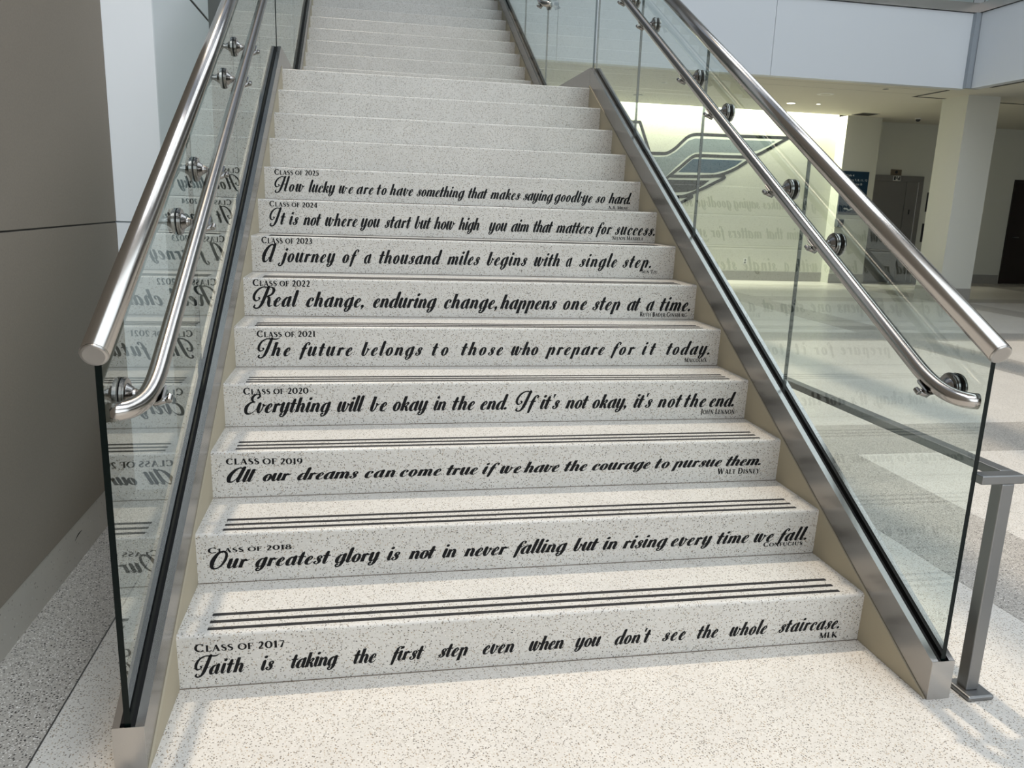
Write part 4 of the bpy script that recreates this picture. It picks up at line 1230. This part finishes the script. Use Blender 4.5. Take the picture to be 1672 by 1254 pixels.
# ---------------------------------------------------------------- ceiling fittings
def ceiling_round(name, label, cat, x, y, r, mats, lens_r, group=None):
    t = thing(name, label, cat, (x, y, CEIL), group)
    bm = bmesh.new()
    disc_stack(bm, (x, y, CEIL - 0.0003), (0, 0, -1), [(0, r), (.004, r), (.008, r * .93), (.008, lens_r)], 32)
    link('trim_ring', bm, mats[0], t)
    bm = bmesh.new()
    disc_stack(bm, (x, y, CEIL - 0.0065), (0, 0, -1), [(0, lens_r), (.003, lens_r * 0.98)], 32)
    link('lens', bm, mats[1], t)
    return t
ceiling_round('recessed_downlight', 'larger lit recessed downlight in the ceiling before the lit wall', 'ceiling light', 6.955, 11.616, 0.085, (M['white_plastic'], M['lamp']), 0.07)
ceiling_round('recessed_downlight', 'tiny lit recessed downlight right of the larger one', 'ceiling light', 7.43, 11.52, 0.042, (M['white_plastic'], M['lamp']), 0.034)
ceiling_round('ceiling_speaker', 'round white ceiling speaker between the downlights and the fascia', 'speaker', 6.89, 10.42, 0.135, (M['white_plastic'], M['ceiling']), 0.08)
ceiling_round('recessed_downlight', 'unlit round fitting in the ceiling seen through the right glass', 'ceiling light', 4.18, 11.80, 0.085, (M['grey_plastic'], M['base_grey']), 0.06)
ceiling_round('sprinkler_cover', 'tiny round cover plate in the ceiling near the fascia, seen through glass', 'sprinkler', 4.10, 10.35, 0.045, (M['white_plastic'], M['ceiling']), 0.03)
ceiling_round('sprinkler_cover', 'tiny grey cover plate in the ceiling below the fascia corner', 'sprinkler', 7.39, 9.58, 0.045, (M['base_grey'], M['grey_plastic']), 0.03)
v = thing('air_vent', 'square dark air vent in the ceiling at the end of the lit wall', 'vent', (8.98, 12.45, CEIL))
bm = bmesh.new()
box(bm, 8.80, 9.17, 12.27, 12.63, CEIL - 0.006, CEIL - 0.0003)
link('frame', bm, M['base_grey'], v)
bm = bmesh.new()
for k in range(9):
    box(bm, 8.825, 9.145, 12.295 + k * 0.035, 12.320 + k * 0.035, CEIL - 0.010, CEIL - 0.006)
link('louvres', bm, M['slot_dark'], v)
c = thing('security_camera', 'small dome camera on the ceiling before the elevator', 'camera', (10.2, 12.55, CEIL))
bm = bmesh.new()
disc_stack(bm, (10.2, 12.55, CEIL - 0.0003), (0, 0, -1), [(0, .06), (.02, .06), (.024, .05)], 24)
link('mount', bm, M['white_plastic'], c)
bm = bmesh.new()
disc_stack(bm, (10.2, 12.55, CEIL - 0.024), (0, 0, -1), [(0, .045), (.02, .042), (.036, .028), (.044, .01)], 24)
link('dome', bm, M['dark_plastic'], c)
sl = thing('slot_diffuser', 'dark air slot in the ceiling that turns a corner left of the column', 'air slot', (8.27, 10.09, CEIL))
bm = bmesh.new()
box(bm, 8.245, 8.300, 9.32, 10.13, CEIL - 0.003, CEIL - 0.0003)
box(bm, 8.300, 8.848, 10.075, 10.13, CEIL - 0.003, CEIL - 0.0003)
link('slot', bm, M['slot_dark'], sl)
sl = thing('slot_diffuser', 'dark air slot in the ceiling running off right of the column', 'air slot', (10.2, 10.15, CEIL))
link('slot', new_box(9.46, 14.0, 10.12, 10.175, CEIL - 0.003, CEIL - 0.0003), M['slot_dark'], sl)
sl = thing('slot_diffuser', 'dark air slot in the ceiling behind the right fascia', 'air slot', (8.62, 6.0, CEIL))
link('slot', new_box(8.585, 8.640, 2.0, 8.85, CEIL - 0.003, CEIL - 0.0003), M['slot_dark'], sl)

# glass guard standing on the upper floor's edge
for nm, dims, lab in (('glass_guard', (2.0, 8.36, 9.160, 9.173), 'clear glass guard above the back fascia of the upper floor'),
                      ('glass_guard', (8.484, 8.497, -7.0, 9.10), 'clear glass guard above the right fascia of the upper floor')):
    t = thing(nm, lab, 'glass guard', ((dims[0] + dims[1]) / 2, (dims[2] + dims[3]) / 2, 4.455))
    bm = bmesh.new()
    box(bm, *dims, 4.45, 5.40)
    bm.normal_update()
    for f in bm.faces:
        big = abs(f.normal.y) > 0.5 if dims[1] - dims[0] > 1 else abs(f.normal.x) > 0.5
        f.material_index = 0 if big else 1
    link('glass_pane', bm, [M['glass'], M['glass_edge']], t)
    bm = bmesh.new()
    xm, ym = (dims[0] + dims[1]) / 2, (dims[2] + dims[3]) / 2
    if dims[1] - dims[0] > 1:
        tube(bm, [(dims[0], ym, 5.41), (dims[1], ym, 5.41)], 0.026, 20)
    else:
        tube(bm, [(xm, dims[2], 5.41), (xm, dims[3], 5.41)], 0.026, 20)
    link('top_rail', bm, M['steel'], t)
